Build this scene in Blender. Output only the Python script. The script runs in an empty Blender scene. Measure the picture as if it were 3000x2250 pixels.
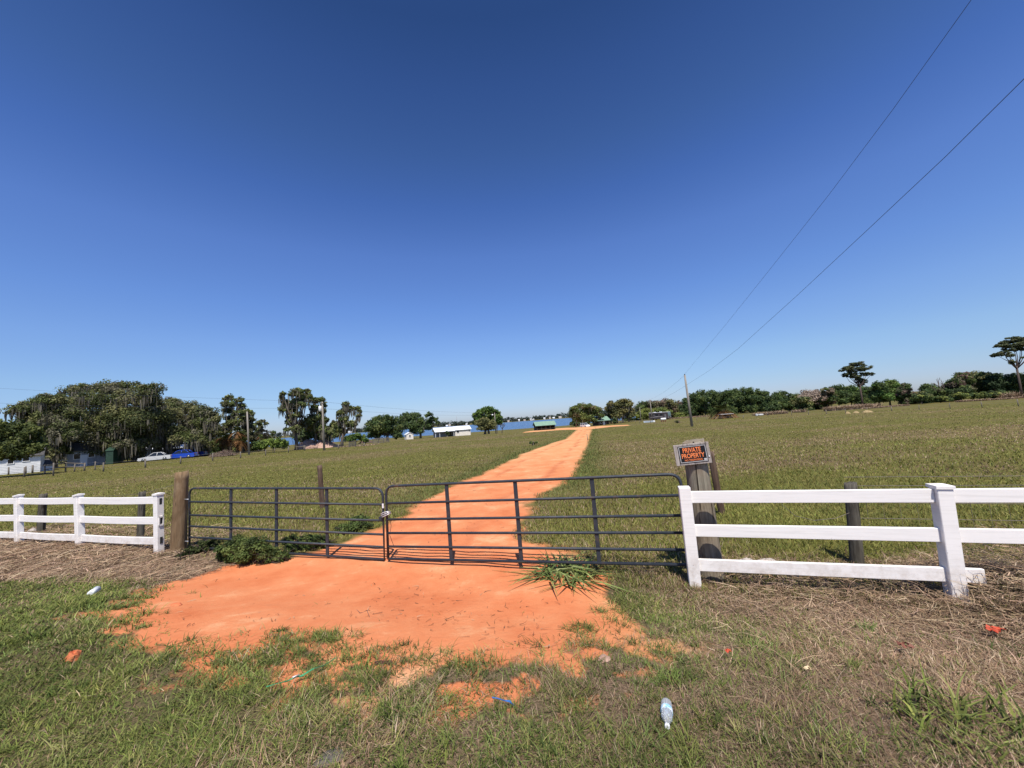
import bpy, math, random
import numpy as np
from mathutils import Vector, Matrix
random.seed(7)
RNG = np.random.default_rng(11)
SC = bpy.context.scene
COL = SC.collection
RAD = math.radians

# ------------------------------------------------------------------ camera
FPX = 1110.0; ROLL = math.atan(.07); HC = 2.28; PITCH = math.atan(103/FPX)
fw = np.array([0, math.cos(PITCH), math.sin(PITCH)])
u0 = np.array([0, -math.sin(PITCH), math.cos(PITCH)]); r0 = np.array([1., 0, 0])
cr, sr = math.cos(ROLL), math.sin(ROLL)
RV = cr*r0 - sr*u0; UV = sr*r0 + cr*u0
CAM = np.array([0, 0, HC])
def ray(u, v): return fw + (u-1500)/FPX*RV - (v-1125)/FPX*UV
cd = bpy.data.cameras.new('camera'); co = bpy.data.objects.new('camera', cd); COL.objects.link(co)
cd.sensor_width = 36; cd.lens = FPX/3000*36; cd.clip_start = .05; cd.clip_end = 9000
M = Matrix.Identity(4)
for i in range(3):
    M[i][0] = RV[i]; M[i][1] = UV[i]; M[i][2] = -fw[i]; M[i][3] = CAM[i]
co.matrix_world = M
SC.camera = co

# ------------------------------------------------------------------ noise
def vnoise(x, y, scale, seed):
    x = np.asarray(x, float)/scale + seed*17.13; y = np.asarray(y, float)/scale + seed*31.7
    xi = np.floor(x).astype(np.int64); yi = np.floor(y).astype(np.int64)
    fx = x-xi; fy = y-yi
    fx = fx*fx*(3-2*fx); fy = fy*fy*(3-2*fy)
    def h(a, b):
        n = (a*374761393 + b*668265263 + seed*1274126177) & 0x7fffffff
        n = ((n ^ (n >> 13))*1274126177) & 0x7fffffff
        n = n ^ (n >> 16)
        return (n & 0xffff)/65535.0
    return (h(xi, yi)*(1-fx)+h(xi+1, yi)*fx)*(1-fy) + (h(xi, yi+1)*(1-fx)+h(xi+1, yi+1)*fx)*fy
def fbm(x, y, scale, seed, oct=4):
    s = 0; a = .5; t = 0
    for i in range(oct):
        s = s + a*vnoise(x, y, scale/2**i, seed+i); t += a; a *= .5
    return s/t
def sstep(a, b, x):
    t = np.clip((np.asarray(x, float)-a)/(b-a), 0, 1); return t*t*(3-2*t)

# ------------------------------------------------------------------ terrain
EV = np.array([.9547, -.29756]); NV = np.array([.29756, .9547]); ORG = np.array([-7.53, 8.038])
def fdist(x, y): return -((x-ORG[0])*NV[0] + (y-ORG[1])*NV[1])       # metres on the camera's side of the fence line
def terr(x, y):
    x = np.asarray(x, float); y = np.asarray(y, float)
    d = fdist(x, y)
    z = .42*sstep(.35, 3.4, d)
    z = z - .0127*np.maximum(0, y-9)*(y < 100) - .0127*91*(y >= 100)
    k = .033 - .013*sstep(25, 60, x)
    drop = k*np.clip(y-100, 0, 65) + .012*np.clip(y-165, 0, 75)
    z = z - drop
    lake = 1-sstep(.28, .36, x/np.maximum(y, 1))
    z = z - 2.5*sstep(246, 262, y)*lake*(1-sstep(905, 930, y))
    z = z + .6*sstep(905, 930, y)
    r = np.hypot(x, y)
    amp = .012*(r < 14) + .03*(r >= 14)
    z = z + (fbm(x, y, 1.1, 3, 2)-.5)*.024*(1-sstep(10, 25, r)) + (fbm(x, y, 9, 5, 2)-.5)*.16*sstep(14, 40, r)*(1-sstep(200, 260, r))
    return z
def G(u, v, tmax=900):
    d = ray(u, v); d = d/np.linalg.norm(d)
    ts = np.concatenate([np.arange(1.2, 30, .05), np.geomspace(30, tmax, 1500)])
    P = CAM + ts[:, None]*d
    below = P[:, 2] - terr(P[:, 0], P[:, 1]) < 0
    if not below.any(): return P[-1]
    i = int(np.argmax(below)); a, b = ts[max(i-1, 0)], ts[i]
    for _ in range(30):
        m = (a+b)/2; p = CAM+m*d
        if p[2] < terr(p[0], p[1]): b = m
        else: a = m
    p = CAM+b*d
    return np.array([p[0], p[1], float(terr(p[0], p[1]))])
def W(u, v, depth):      # point on the pixel ray at a given forward distance
    d = ray(u, v); return CAM + d*(depth/d[1])
def FP(u, v, off):       # point on the vertical plane parallel to the fence line
    d = ray(u, v); n3 = np.array([NV[0], NV[1], 0]); p0 = np.array([ORG[0], ORG[1], 0]) + n3*off
    return CAM + d*(np.dot(p0-CAM, n3)/np.dot(d, n3))
def TZ(t, z, off=0): return np.array([ORG[0]+EV[0]*t+NV[0]*off, ORG[1]+EV[1]*t+NV[1]*off, z])

# ------------------------------------------------------------------ materials
MATS = {}
def nd(nt, typ, **kw):
    n = nt.nodes.new(typ)
    for k, v in kw.items():
        if k in n.inputs: n.inputs[k].default_value = v
        else: setattr(n, k, v)
    return n
def ramp(nt, fac, stops):
    r = nt.nodes.new('ShaderNodeValToRGB')
    e = r.color_ramp.elements
    while len(e) < len(stops): e.new(.5)
    for el, (p, c) in zip(e, stops): el.position = p; el.color = (*c, 1)
    nt.links.new(fac, r.inputs[0]); return r.outputs[0]
def mat(name, cols, rough=.6, scale=6., detail=5., stretch=(1, 1, 1), bump=0., bscale=None, metal=0., spec=.4, trans=0., coat=0.):
    if name in MATS: return MATS[name]
    m = bpy.data.materials.new(name); m.use_nodes = True; nt = m.node_tree
    b = nt.nodes['Principled BSDF']
    b.inputs['Roughness'].default_value = rough; b.inputs['Metallic'].default_value = metal
    b.inputs['Specular IOR Level'].default_value = spec
    b.inputs['Transmission Weight'].default_value = trans
    b.inputs['Coat Weight'].default_value = coat
    tc = nt.nodes.new('ShaderNodeTexCoord'); mp = nd(nt, 'ShaderNodeMapping'); mp.inputs['Scale'].default_value = stretch
    nt.links.new(tc.outputs['Object'], mp.inputs[0])
    nz = nd(nt, 'ShaderNodeTexNoise', Scale=scale, Detail=detail, Roughness=.6)
    nt.links.new(mp.outputs[0], nz.inputs['Vector'])
    k = len(cols)
    stops = [(.3+.4*i/max(1, k-1), c) for i, c in enumerate(cols)]
    if k == 1: stops = [(0, cols[0]), (1, cols[0])]
    nt.links.new(ramp(nt, nz.outputs[0], stops), b.inputs['Base Color'])
    if bump:
        n2 = nd(nt, 'ShaderNodeTexNoise', Scale=bscale or scale*2, Detail=6., Roughness=.65)
        nt.links.new(mp.outputs[0], n2.inputs['Vector'])
        bp = nd(nt, 'ShaderNodeBump', Strength=bump, Distance=.02)
        nt.links.new(n2.outputs[0], bp.inputs['Height']); nt.links.new(bp.outputs[0], b.inputs['Normal'])
    MATS[name] = m; return m
def colmat(name, transl=.25, rough=.75):
    if name in MATS: return MATS[name]
    m = bpy.data.materials.new(name); m.use_nodes = True; nt = m.node_tree
    b = nt.nodes['Principled BSDF']; out = nt.nodes['Material Output']
    at = nd(nt, 'ShaderNodeAttribute', attribute_name='Col')
    b.inputs['Roughness'].default_value = rough; b.inputs['Specular IOR Level'].default_value = .25
    nt.links.new(at.outputs['Color'], b.inputs['Base Color'])
    t = nd(nt, 'ShaderNodeBsdfTranslucent'); nt.links.new(at.outputs['Color'], t.inputs[0])
    mx = nd(nt, 'ShaderNodeMixShader'); mx.inputs[0].default_value = transl
    nt.links.new(b.outputs[0], mx.inputs[1]); nt.links.new(t.outputs[0], mx.inputs[2]); nt.links.new(mx.outputs[0], out.inputs[0])
    MATS[name] = m; return m

# ------------------------------------------------------------------ mesh building
class MB:
    def __init__(s): s.v = []; s.f = []; s.sm = []
    def add(s, verts, faces, smooth=False):
        o = len(s.v); s.v += [tuple(map(float, p)) for p in verts]
        s.f += [tuple(i+o for i in f) for f in faces]; s.sm += [smooth]*len(faces); return s
    def box(s, c, size, ax=None, bev=0.):
        ax = np.eye(3) if ax is None else np.array(ax, float); c = np.array(c, float)
        h = np.array(size)/2
        if bev <= 0:
            vs = [c + ax.T @ (h*np.array(k)) for k in [(-1,-1,-1),(1,-1,-1),(1,1,-1),(-1,1,-1),(-1,-1,1),(1,-1,1),(1,1,1),(-1,1,1)]]
            return s.add(vs, [(0,3,2,1),(4,5,6,7),(0,1,5,4),(1,2,6,5),(2,3,7,6),(3,0,4,7)])
        g = h-bev; vs = []
        for sx in (-1, 1):
            for sy in (-1, 1):
                for sz in (-1, 1):
                    k = np.array([sx, sy, sz])
                    for a in range(3):
                        q = g.copy(); q[a] = h[a]; vs.append(c + ax.T @ (q*k))
        def I(sx, sy, sz, a): return (((sx > 0)*2+(sy > 0))*2+(sz > 0))*3+a
        fs = []
        for a in range(3):
            b_, c_ = (a+1) % 3, (a+2) % 3
            for sg in (-1, 1):
                loop = []
                for (p, q) in [(-1,-1),(1,-1),(1,1),(-1,1)]:
                    k = [0, 0, 0]; k[a] = sg; k[b_] = p; k[c_] = q; loop.append(I(*k, a))
                fs.append(tuple(loop if sg > 0 else loop[::-1]))
        for a in range(3):
            b_, c_ = (a+1) % 3, (a+2) % 3
            for p in (-1, 1):
                for q in (-1, 1):
                    k0 = [0, 0, 0]; k0[b_] = p; k0[c_] = q; k1 = list(k0); k0[a] = -1; k1[a] = 1
                    l = [I(*k0, b_), I(*k1, b_), I(*k1, c_), I(*k0, c_)]
                    fs.append(tuple(l if p*q < 0 else l[::-1]))
        for sx in (-1, 1):
            for sy in (-1, 1):
                for sz in (-1, 1):
                    l = [I(sx, sy, sz, 0), I(sx, sy, sz, 1), I(sx, sy, sz, 2)]
                    fs.append(tuple(l if sx*sy*sz > 0 else l[::-1]))
        return s.add(vs, fs)
    def tube(s, pts, rad, n=8, cap=True, smooth=True, jit=0.):
        pts = [np.array(p, float) for p in pts]
        if not hasattr(rad, '__len__'): rad = [rad]*len(pts)
        vs = []; prev = None
        for i, p in enumerate(pts):
            t = (pts[min(i+1, len(pts)-1)] - pts[max(i-1, 0)]); t = t/(np.linalg.norm(t)+1e-9)
            if prev is None:
                a = np.array([0, 0, 1.]) if abs(t[2]) < .9 else np.array([1., 0, 0])
                x = np.cross(t, a)
            else: x = prev - t*np.dot(prev, t)
            x = x/(np.linalg.norm(x)+1e-9); prev = x; y = np.cross(t, x)
            for k in range(n):
                a = 2*math.pi*k/n; r = rad[i]*(1+(random.uniform(-jit, jit) if jit else 0))
                vs.append(p + r*(math.cos(a)*x + math.sin(a)*y))
        fs = []
        for i in range(len(pts)-1):
            for k in range(n):
                a = i*n+k; b = i*n+(k+1) % n; fs.append((a, b, b+n, a+n))
        s.add(vs, fs, smooth)
        if cap:
            o = len(s.v)-len(vs); m = len(s.v)-n
            s.f += [tuple(o+k for k in range(n))[::-1], tuple(m+k for k in range(n))]; s.sm += [False, False]
        return s
    def prism(s, poly, ext, org=(0, 0, 0), ex=(1, 0, 0), ey=(0, 0, 1), ez=(0, 1, 0)):
        # polygon in (ex,ey), extruded along ez from ext[0] to ext[1]
        org, ex, ey, ez = map(lambda q: np.array(q, float), (org, ex, ey, ez)); n = len(poly)
        vs = [org+ex*a+ey*b+ez*e for e in ext for a, b in poly]
        fs = [tuple(range(n)), tuple(range(2*n-1, n-1, -1))]
        fs += [(i, i+n, (i+1) % n+n, (i+1) % n) for i in range(n)]
        return s.add(vs, fs)
    def lathe(s, prof, p0, ax, n=16):
        p0 = np.array(p0, float); ax = np.array(ax, float); ax /= np.linalg.norm(ax)
        return s.tube([p0+ax*h for h, r in prof], [max(r, 1e-4) for h, r in prof], n=n)
    def build(s, name, m, parent=None, fix=True):
        me = bpy.data.meshes.new(name); me.from_pydata(s.v, [], s.f)
        me.polygons.foreach_set('use_smooth', np.array(s.sm, bool))
        if fix:
            import bmesh
            b = bmesh.new(); b.from_mesh(me); bmesh.ops.recalc_face_normals(b, faces=b.faces); b.to_mesh(me); b.free()
        me.materials.append(m); o = bpy.data.objects.new(name, me); COL.objects.link(o)
        if parent is not None: o.parent = parent
        return o
def nmesh(name, V, nper, cols, m, parent=None):
    """many identical n-gons: V (k*nper,3), one colour per face"""
    k = len(V)//nper; me = bpy.data.meshes.new(name)
    me.vertices.add(len(V)); me.vertices.foreach_set('co', np.ascontiguousarray(V, np.float32).ravel())
    me.loops.add(len(V)); me.loops.foreach_set('vertex_index', np.arange(len(V), dtype=np.int32))
    me.polygons.add(k); me.polygons.foreach_set('loop_start', np.arange(0, len(V), nper, dtype=np.int32))
    me.polygons.foreach_set('loop_total', np.full(k, nper, np.int32))
    me.update(calc_edges=True)
    a = me.attributes.new('Col', 'FLOAT_COLOR', 'FACE')
    c4 = np.ones((k, 4), np.float32); c4[:, :3] = cols; a.data.foreach_set('color', c4.ravel())
    me.materials.append(m); o = bpy.data.objects.new(name, me); COL.objects.link(o)
    if parent is not None: o.parent = parent
    return o
def tag(o, label=None, cat=None, group=None, kind=None):
    if label: o['label'] = label
    if cat: o['category'] = cat
    if group: o['group'] = group
    if kind: o['kind'] = kind
    return o
def thing(name, label, cat, loc, rotz=0, group=None):
    o = bpy.data.objects.new(name, None); COL.objects.link(o); o.empty_display_size = .2
    o.location = tuple(map(float, loc)); o.rotation_euler = (0, 0, rotz)
    return tag(o, label, cat, group)
class Part(MB):          # MB whose vertices are given in world space of an unrotated thing
    pass
def loc(mb, base):
    b = np.array(base); mb.v = [tuple(np.array(p)-b) for p in mb.v]; return mb

# ------------------------------------------------------------------ sand outline (pixels of the photograph turned into ground points)
EDGE_PX = [(1690,1259),(1659,1286),(1617,1298),(1599,1306),(1570,1315),(1550,1324),(1525,1331),(1516,1342),(1494,1349),(1462,1366),
 (1424,1383),(1389,1399),(1354,1408),(1316,1429),(1294,1444),(1259,1457),(1226,1470),(1200,1490),(1196,1505),(1158,1526),(1120,1545),
 (1081,1553),(1002,1590),(940,1612),(840,1640),(770,1648),(670,1654),(620,1668),(553,1697),(499,1704),(440,1738),(350,1775),(325,1800),(350,1835),
 (400,1870),(470,1885),(540,1905),(640,1920),(740,1915),(800,1885),(870,1880),(950,1890),(1010,1915),
 (1075,1915),(1150,1930),(1240,1940),(1320,1945),(1420,1945),(1500,1935),(1580,1930),(1660,1915),(1720,1890),(1790,1870),(1850,1845),
 (1830,1790),(1770,1744),(1790,1700),(1769,1671),(1704,1626),(1660,1613),(1612,1596),(1533,1580),(1530,1548),(1549,1502),(1550,1470),
 (1590,1445),(1600,1442),(1642,1422),(1682,1390),(1700,1350),(1712,1322),(1721,1304),(1726,1286),(1731,1268),(1735,1258)]
SAND = np.array([G(u, v)[:2] for u, v in EDGE_PX])
CROSS_PX = [(1530,1268),(1560,1262),(1600,1258),(1650,1253.5),(1720,1249),(1800,1246),(1840,1244.5),(1845,1247),(1790,1250.5),(1740,1256.5),(1695,1259.5),(1640,1260),(1590,1264)]
CROSS = np.array([W(u, v, 1)[:2]*0+np.array(G(u, v)[:2]) for u, v in CROSS_PX])
def sdist(px, py, poly):
    """signed distance, positive inside"""
    px = np.asarray(px, float).ravel(); py = np.asarray(py, float).ravel()
    best = np.full(px.shape, 1e18); inside = np.zeros(px.shape, bool); n = len(poly)
    for i in range(n):
        ax, ay = poly[i]; bx, by = poly[(i+1) % n]; ex, ey = bx-ax, by-ay
        t = np.clip(((px-ax)*ex+(py-ay)*ey)/(ex*ex+ey*ey+1e-12), 0, 1)
        best = np.minimum(best, (px-ax-t*ex)**2+(py-ay-t*ey)**2)
        c = ((ay > py) != (by > py)) & (px < (bx-ax)*(py-ay)/(by-ay+1e-12)+ax)
        inside ^= c
    d = np.sqrt(best); return np.where(inside, d, -d)

# ------------------------------------------------------------------ ground sheets
def attr(me, name, data):
    a = me.attributes.new(name, 'FLOAT', 'POINT'); a.data.foreach_set('value', np.asarray(data, np.float32))
def polar(rs, angs):
    R, A = np.meshgrid(rs, angs, indexing='ij')
    return R*np.sin(A), R*np.cos(A)
DRYP = G(2830, 1264)
def dryness(x, y):
    d = fdist(x, y)
    right = sstep(-.6, 3.2, x - .25*(y-2)) * (d > -.4)
    left = sstep(1.75, .7, d + .35*(fbm(x, y, .8, 21)-.5)*2) * (x < -2.2) * (d > -1.6)
    near = (d > -.6)
    f = np.clip(.14 + .30*sstep(-2.6, -.8, x)*sstep(1.2, 2.6, d) + .30*(fbm(x, y, 1.3, 45, 3)-.45)*2*sstep(-3, -1, x) + .66*right*sstep(3.3, 1.9, d) + .25*right*sstep(4.2, 2.6, d) + .9*left, 0, 1)
    field = .30 + .85*(fbm(x, y, 7, 31)-.5)*2 + .5*(fbm(x, y, 1.6, 33)-.5)*2
    field = field + 1.0*(fbm(x*.28, y, 3.2, 35, 3)-.5)*2*sstep(9, 14, y)
    field = field + .9*np.exp(-((x-DRYP[0])/9)**2-((y-DRYP[1])/2.6)**2)*(.4+fbm(x, y, .8, 37, 3))
    field = field + .45*sstep(.9, 0, np.abs(d+.7))*(x > 2.2)
    w = sstep(.2, -.8, d)
    f = f*(1-w) + field*w
    return np.clip(f + (fbm(x, y, .7, 41)-.5)*.5*(1-w), 0, 1)
def ground_mat():
    m = bpy.data.materials.new('ground_turf'); m.use_nodes = True; nt = m.node_tree; L = nt.links
    b = nt.nodes['Principled BSDF']; b.inputs['Roughness'].default_value = .95; b.inputs['Specular IOR Level'].default_value = .1
    tc = nt.nodes.new('ShaderNodeTexCoord')
    def noise(sc, det=6., ro=.65):
        n = nd(nt, 'ShaderNodeTexNoise', Scale=sc, Detail=det, Roughness=ro); L.new(tc.outputs['Object'], n.inputs['Vector']); return n.outputs[0]
    def A(n): return nd(nt, 'ShaderNodeAttribute', attribute_name=n).outputs['Fac']
    def mix(f, a, c):
        x = nt.nodes.new('ShaderNodeMix'); x.data_type = 'RGBA'
        L.new(f, x.inputs[0]) if not isinstance(f, float) else setattr(x.inputs[0], 'default_value', f)
        L.new(a, x.inputs[6]); L.new(c, x.inputs[7]); return x.outputs[2]
    def math_(op, a, c):
        x = nt.nodes.new('ShaderNodeMath'); x.operation = op
        for i, q in enumerate((a, c)):
            if isinstance(q, (int, float)): x.inputs[i].default_value = q
            else: L.new(q, x.inputs[i])
        x.use_clamp = op in ('ADD', 'MULTIPLY'); return x.outputs[0]
    # near turf soil / thatch
    fine = noise(60, 4.)
    green = ramp(nt, fine, [(.3, (.034, .034, .014)), (.55, (.080, .068, .030)), (.75, (.19, .14, .075))])
    dry = ramp(nt, fine, [(.28, (.055, .036, .025)), (.5, (.170, .112, .074)), (.72, (.36, .255, .178))])
    near = mix(A('dry'), green, dry)
    # pasture
    f1 = noise(.5, 8., .75); f2 = noise(3.0, 8., .8)
    mixf = math_('ADD', math_('MULTIPLY', f1, .5), math_('MULTIPLY', f2, .5))
    past_g = ramp(nt, f2, [(.32, (.062, .060, .014)), (.5, (.100, .092, .021)), (.68, (.165, .145, .040))])
    past_d = ramp(nt, f2, [(.32, (.080, .064, .024)), (.5, (.145, .110, .044)), (.68, (.225, .17, .08))])
    dd = math_('ADD', math_('MULTIPLY', A('dry'), .55), math_('MULTIPLY', math_('SUBTRACT', f1, .42), 1.3))
    past = mix(dd, past_g, past_d)
    base = mix(A('far'), near, past)
    # sand
    s1 = noise(.9, 9., .68); s2 = noise(140, 3.)
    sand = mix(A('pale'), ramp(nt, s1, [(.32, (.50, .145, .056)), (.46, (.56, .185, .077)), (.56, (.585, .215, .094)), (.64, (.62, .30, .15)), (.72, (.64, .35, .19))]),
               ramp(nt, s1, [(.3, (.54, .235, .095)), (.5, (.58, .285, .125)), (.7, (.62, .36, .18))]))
    sand = mix(A('rut'), sand, ramp(nt, s1, [(.35, (.42, .115, .045)), (.65, (.53, .19, .085))]))
    edge = math_('ADD', A('sand'), math_('MULTIPLY', math_('SUBTRACT', noise(16., 7., .78), .5), .9))
    sm = nt.nodes.new('ShaderNodeMapRange'); sm.inputs[1].default_value = .32; sm.inputs[2].default_value = .74
    L.new(edge, sm.inputs[0])
    L.new(mix(sm.outputs[0], base, sand), b.inputs['Base Color'])
    bp = nd(nt, 'ShaderNodeBump', Strength=.7, Distance=.03)
    hh = math_('ADD', math_('MULTIPLY', noise(14., 6., .7), .6), math_('MULTIPLY', s2, .12))
    L.new(hh, bp.inputs['Height']); L.new(bp.outputs[0], b.inputs['Normal'])
    return m
GM = ground_mat()
def sandiness(x, y):
    sd = sdist(x, y, SAND); d = fdist(x, y); w = sstep(.7, 1.8, d)
    w2 = sstep(.2, -.5, d)*(1-sstep(14, 34, y))
    soft = .10 + .30*w + .22*w2 + .012*np.maximum(0, y-8)
    n = (fbm(x, y, .42, 61, 4)-.5)*.9*(w+w2) + (fbm(x, y, .10, 66, 3)-.5)*.9*(w+.2*(y < 14))
    s = np.clip(.5 + (sd+.15*w)/(2*soft) + n, 0, 1)
    st = (sstep(.42, .62, fbm(x, y, .19, 71, 4))*.62 + .34*(fbm(x, y, .06, 75, 2)))*w*sstep(-1.25, -.25, sd)*sstep(-3.4, -2.2, x+.3*(y-3.5))
    return np.maximum(s, st), sd, d
def surf_attrs(me, x, y):
    s, sd, d = sandiness(x, y); sc = sdist(x, y, CROSS); s = np.maximum(s, np.clip(.5+sc/1.2, 0, 1))
    wob = (fbm(x, y, 5, 111, 2)-.5)*.5
    rut = np.maximum(np.exp(-((sd-1.02+wob)/.17)**2), .0)*sstep(-.2, -1., d)*(.15+.85*sstep(.42, .6, fbm(x, y, .9, 113, 3)))
    rut = np.maximum(rut, np.exp(-((fdist(x, y)*.12+x*.99+1.4+wob)/.16)**2)*(sd > .2)*sstep(-.6, .4, d)*.5*sstep(.4, .6, fbm(x, y, .6, 115, 3)))
    attr(me, 'rut', rut*.8)
    attr(me, 'sand', s); attr(me, 'dry', dryness(x, y))
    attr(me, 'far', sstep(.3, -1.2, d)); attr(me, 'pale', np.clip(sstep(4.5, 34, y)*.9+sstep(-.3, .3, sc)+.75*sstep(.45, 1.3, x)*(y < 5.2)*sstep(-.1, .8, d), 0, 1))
def sheet(name, X, Y, Z, keep=None):
    nr, na = X.shape; idx = np.arange(nr*na).reshape(nr, na)
    q = np.stack([idx[:-1, :-1], idx[:-1, 1:], idx[1:, 1:], idx[1:, :-1]], -1).reshape(-1, 4)[:, ::-1]
    V = np.stack([X.ravel(), Y.ravel(), Z.ravel()], 1)
    if keep is not None:
        q = q[keep]; used = np.unique(q); mp = np.zeros(len(V), int); mp[used] = np.arange(len(used)); q = mp[q]; V = V[used]
    me = bpy.data.meshes.new(name); me.vertices.add(len(V)); me.vertices.foreach_set('co', V.astype(np.float32).ravel())
    me.loops.add(q.size); me.loops.foreach_set('vertex_index', q.astype(np.int32).ravel())
    me.polygons.add(len(q)); me.polygons.foreach_set('loop_start', np.arange(0, q.size, 4, dtype=np.int32)); me.polygons.foreach_set('loop_total', np.full(len(q), 4, np.int32))
    me.update(calc_edges=True); me.polygons.foreach_set('use_smooth', np.ones(len(q), bool))
    surf_attrs(me, V[:, 0], V[:, 1]); me.materials.append(GM)
    o = bpy.data.objects.new(name, me); COL.objects.link(o); tag(o, kind='structure'); return o
rs = np.concatenate([np.geomspace(.25, 14, 190), np.geomspace(14, 110, 130)[1:], np.geomspace(110, 6000, 110)[1:]])
an = np.concatenate([np.radians(np.arange(-180, -72, 6)), np.radians(np.arange(-72, 72.01, .45)), np.radians(np.arange(78, 181, 6))])
X, Y = polar(rs, an)
def road_margin(x, y): return .05+.22*sstep(1.0, 2.4, fdist(x, y))
sdg = sdist(X, Y, SAND).reshape(X.shape); scg = sdist(X, Y, CROSS).reshape(X.shape)
sunk = .04*np.maximum(sstep(.14, .6, sdg-road_margin(X, Y)), sstep(.4, 1.2, scg))*(Y < 130)
g = sheet('ground', X, Y, terr(X, Y)-sunk)
# sand road: its own thin sheet on the ground
rs2 = np.concatenate([np.geomspace(2.4, 14, 260), np.geomspace(14, 125, 330)[1:]]); an2 = np.radians(np.arange(-62, 40, .25))
X2, Y2 = polar(rs2, an2)
sd2 = sdist(X2, Y2, SAND).reshape(X2.shape); dd2 = fdist(X2, Y2)
marg = road_margin(X2, Y2)
Z2 = terr(X2, Y2) - .022*np.exp(-((sd2-1.02+(fbm(X2, Y2, 5, 111, 2)-.5)*.5)/.17)**2)*sstep(-.2, -1., dd2) + np.clip(sd2-marg, 0, 1)*(.01+.05*(fbm(X2, Y2, .7, 91, 4)-.4))+.0015
cen = .25*(sd2[:-1, :-1]+sd2[1:, :-1]+sd2[1:, 1:]+sd2[:-1, 1:]); mc = marg[:-1, :-1]
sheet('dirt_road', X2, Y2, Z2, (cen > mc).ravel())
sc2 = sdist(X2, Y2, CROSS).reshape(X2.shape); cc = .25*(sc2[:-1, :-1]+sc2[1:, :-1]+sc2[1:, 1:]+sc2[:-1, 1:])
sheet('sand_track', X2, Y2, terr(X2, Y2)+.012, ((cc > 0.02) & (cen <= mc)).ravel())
# lake
LM = bpy.data.materials.new('lake_water'); LM.use_nodes = True; nt = LM.node_tree; b = nt.nodes['Principled BSDF']
b.inputs['Base Color'].default_value = (.06, .13, .26, 1); b.inputs['Roughness'].default_value = .28; b.inputs['Specular IOR Level'].default_value = .3
tc = nt.nodes.new('ShaderNodeTexCoord'); mp = nd(nt, 'ShaderNodeMapping'); mp.inputs['Scale'].default_value = (.05, .22, 1); nt.links.new(tc.outputs['Object'], mp.inputs[0])
nz = nd(nt, 'ShaderNodeTexNoise', Scale=3., Detail=8., Roughness=.7); nt.links.new(mp.outputs[0], nz.inputs['Vector'])
nt.links.new(ramp(nt, nz.outputs[0], [(.35, (.03, .075, .165)), (.52, (.055, .115, .22)), (.66, (.13, .20, .29))]), b.inputs['Base Color'])
bp = nd(nt, 'ShaderNodeBump', Strength=1., Distance=.6); nt.links.new(nz.outputs[0], bp.inputs['Height']); nt.links.new(bp.outputs[0], b.inputs['Normal'])
LZ = float(terr(-20., 244.))-.12
me = bpy.data.meshes.new('lake'); me.from_pydata([(-2200, 236, LZ), (330, 236, LZ), (330, 932, LZ), (-2200, 932, LZ)], [], [(0, 1, 2, 3)]); me.materials.append(LM)
o = bpy.data.objects.new('lake', me); COL.objects.link(o); tag(o, kind='structure')

# ------------------------------------------------------------------ grass
GRASS = colmat('grass_blades', .3, .7); LEAF = colmat('leaves', .3, .75); STRAW = colmat('straw', .1, .8)
def blades(x, y, z0, ln, wd, lean, col, segs=2, droop=.5):
    n = len(x); az = RNG.uniform(0, 2*np.pi, n); fa = az + np.pi/2 + RNG.uniform(-.5, .5, n)
    dx, dy = np.cos(az), np.sin(az); wx, wy = np.cos(fa)*wd/2, np.sin(fa)*wd/2
    def pt(f):
        h = ln*np.sin(lean)*(f - droop*f*f*.6); o = ln*np.cos(lean)*f + droop*ln*.35*f*f
        return np.stack([x+dx*o, y+dy*o, z0+h], 1)
    W_ = np.stack([wx, wy, np.zeros(n)], 1)
    p0, p1, p2 = pt(0.), pt(.5), pt(1.)
    q1 = np.stack([p0-W_, p0+W_, p1+W_*.8, p1-W_*.8], 1); q2 = np.stack([p1-W_*.8, p1+W_*.8, p2+W_*.12, p2-W_*.12], 1)
    V = np.concatenate([q1, q2], 1).reshape(-1, 3)
    return V, np.repeat(col, 2, 0)
def pick(pal, w, n):
    pal = np.array(pal); w = np.array(w, float)
    c = pal[RNG.choice(len(pal), n, p=w/w.sum())]
    return np.clip(c*RNG.uniform(.7, 1.3, (n, 1))*RNG.uniform(.93, 1.07, (n, 3)), 0, 1)
PAL_G = [(.120, .150, .032), (.175, .195, .046), (.075, .098, .022), (.26, .255, .085)]
PAL_F = [(.155, .165, .036), (.215, .215, .052), (.110, .120, .026), (.28, .25, .08)]
PAL_D = [(.30, .205, .125), (.22, .145, .09), (.40, .30, .20), (.15, .095, .058)]
def mixpal(dry, gpal, n):
    c = pick(gpal, [3, 3, 2, 1], n); d = pick(PAL_D, [3, 3, 2, 2], n)
    return np.where((RNG.random(n) < dry)[:, None], d, c)
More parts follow.
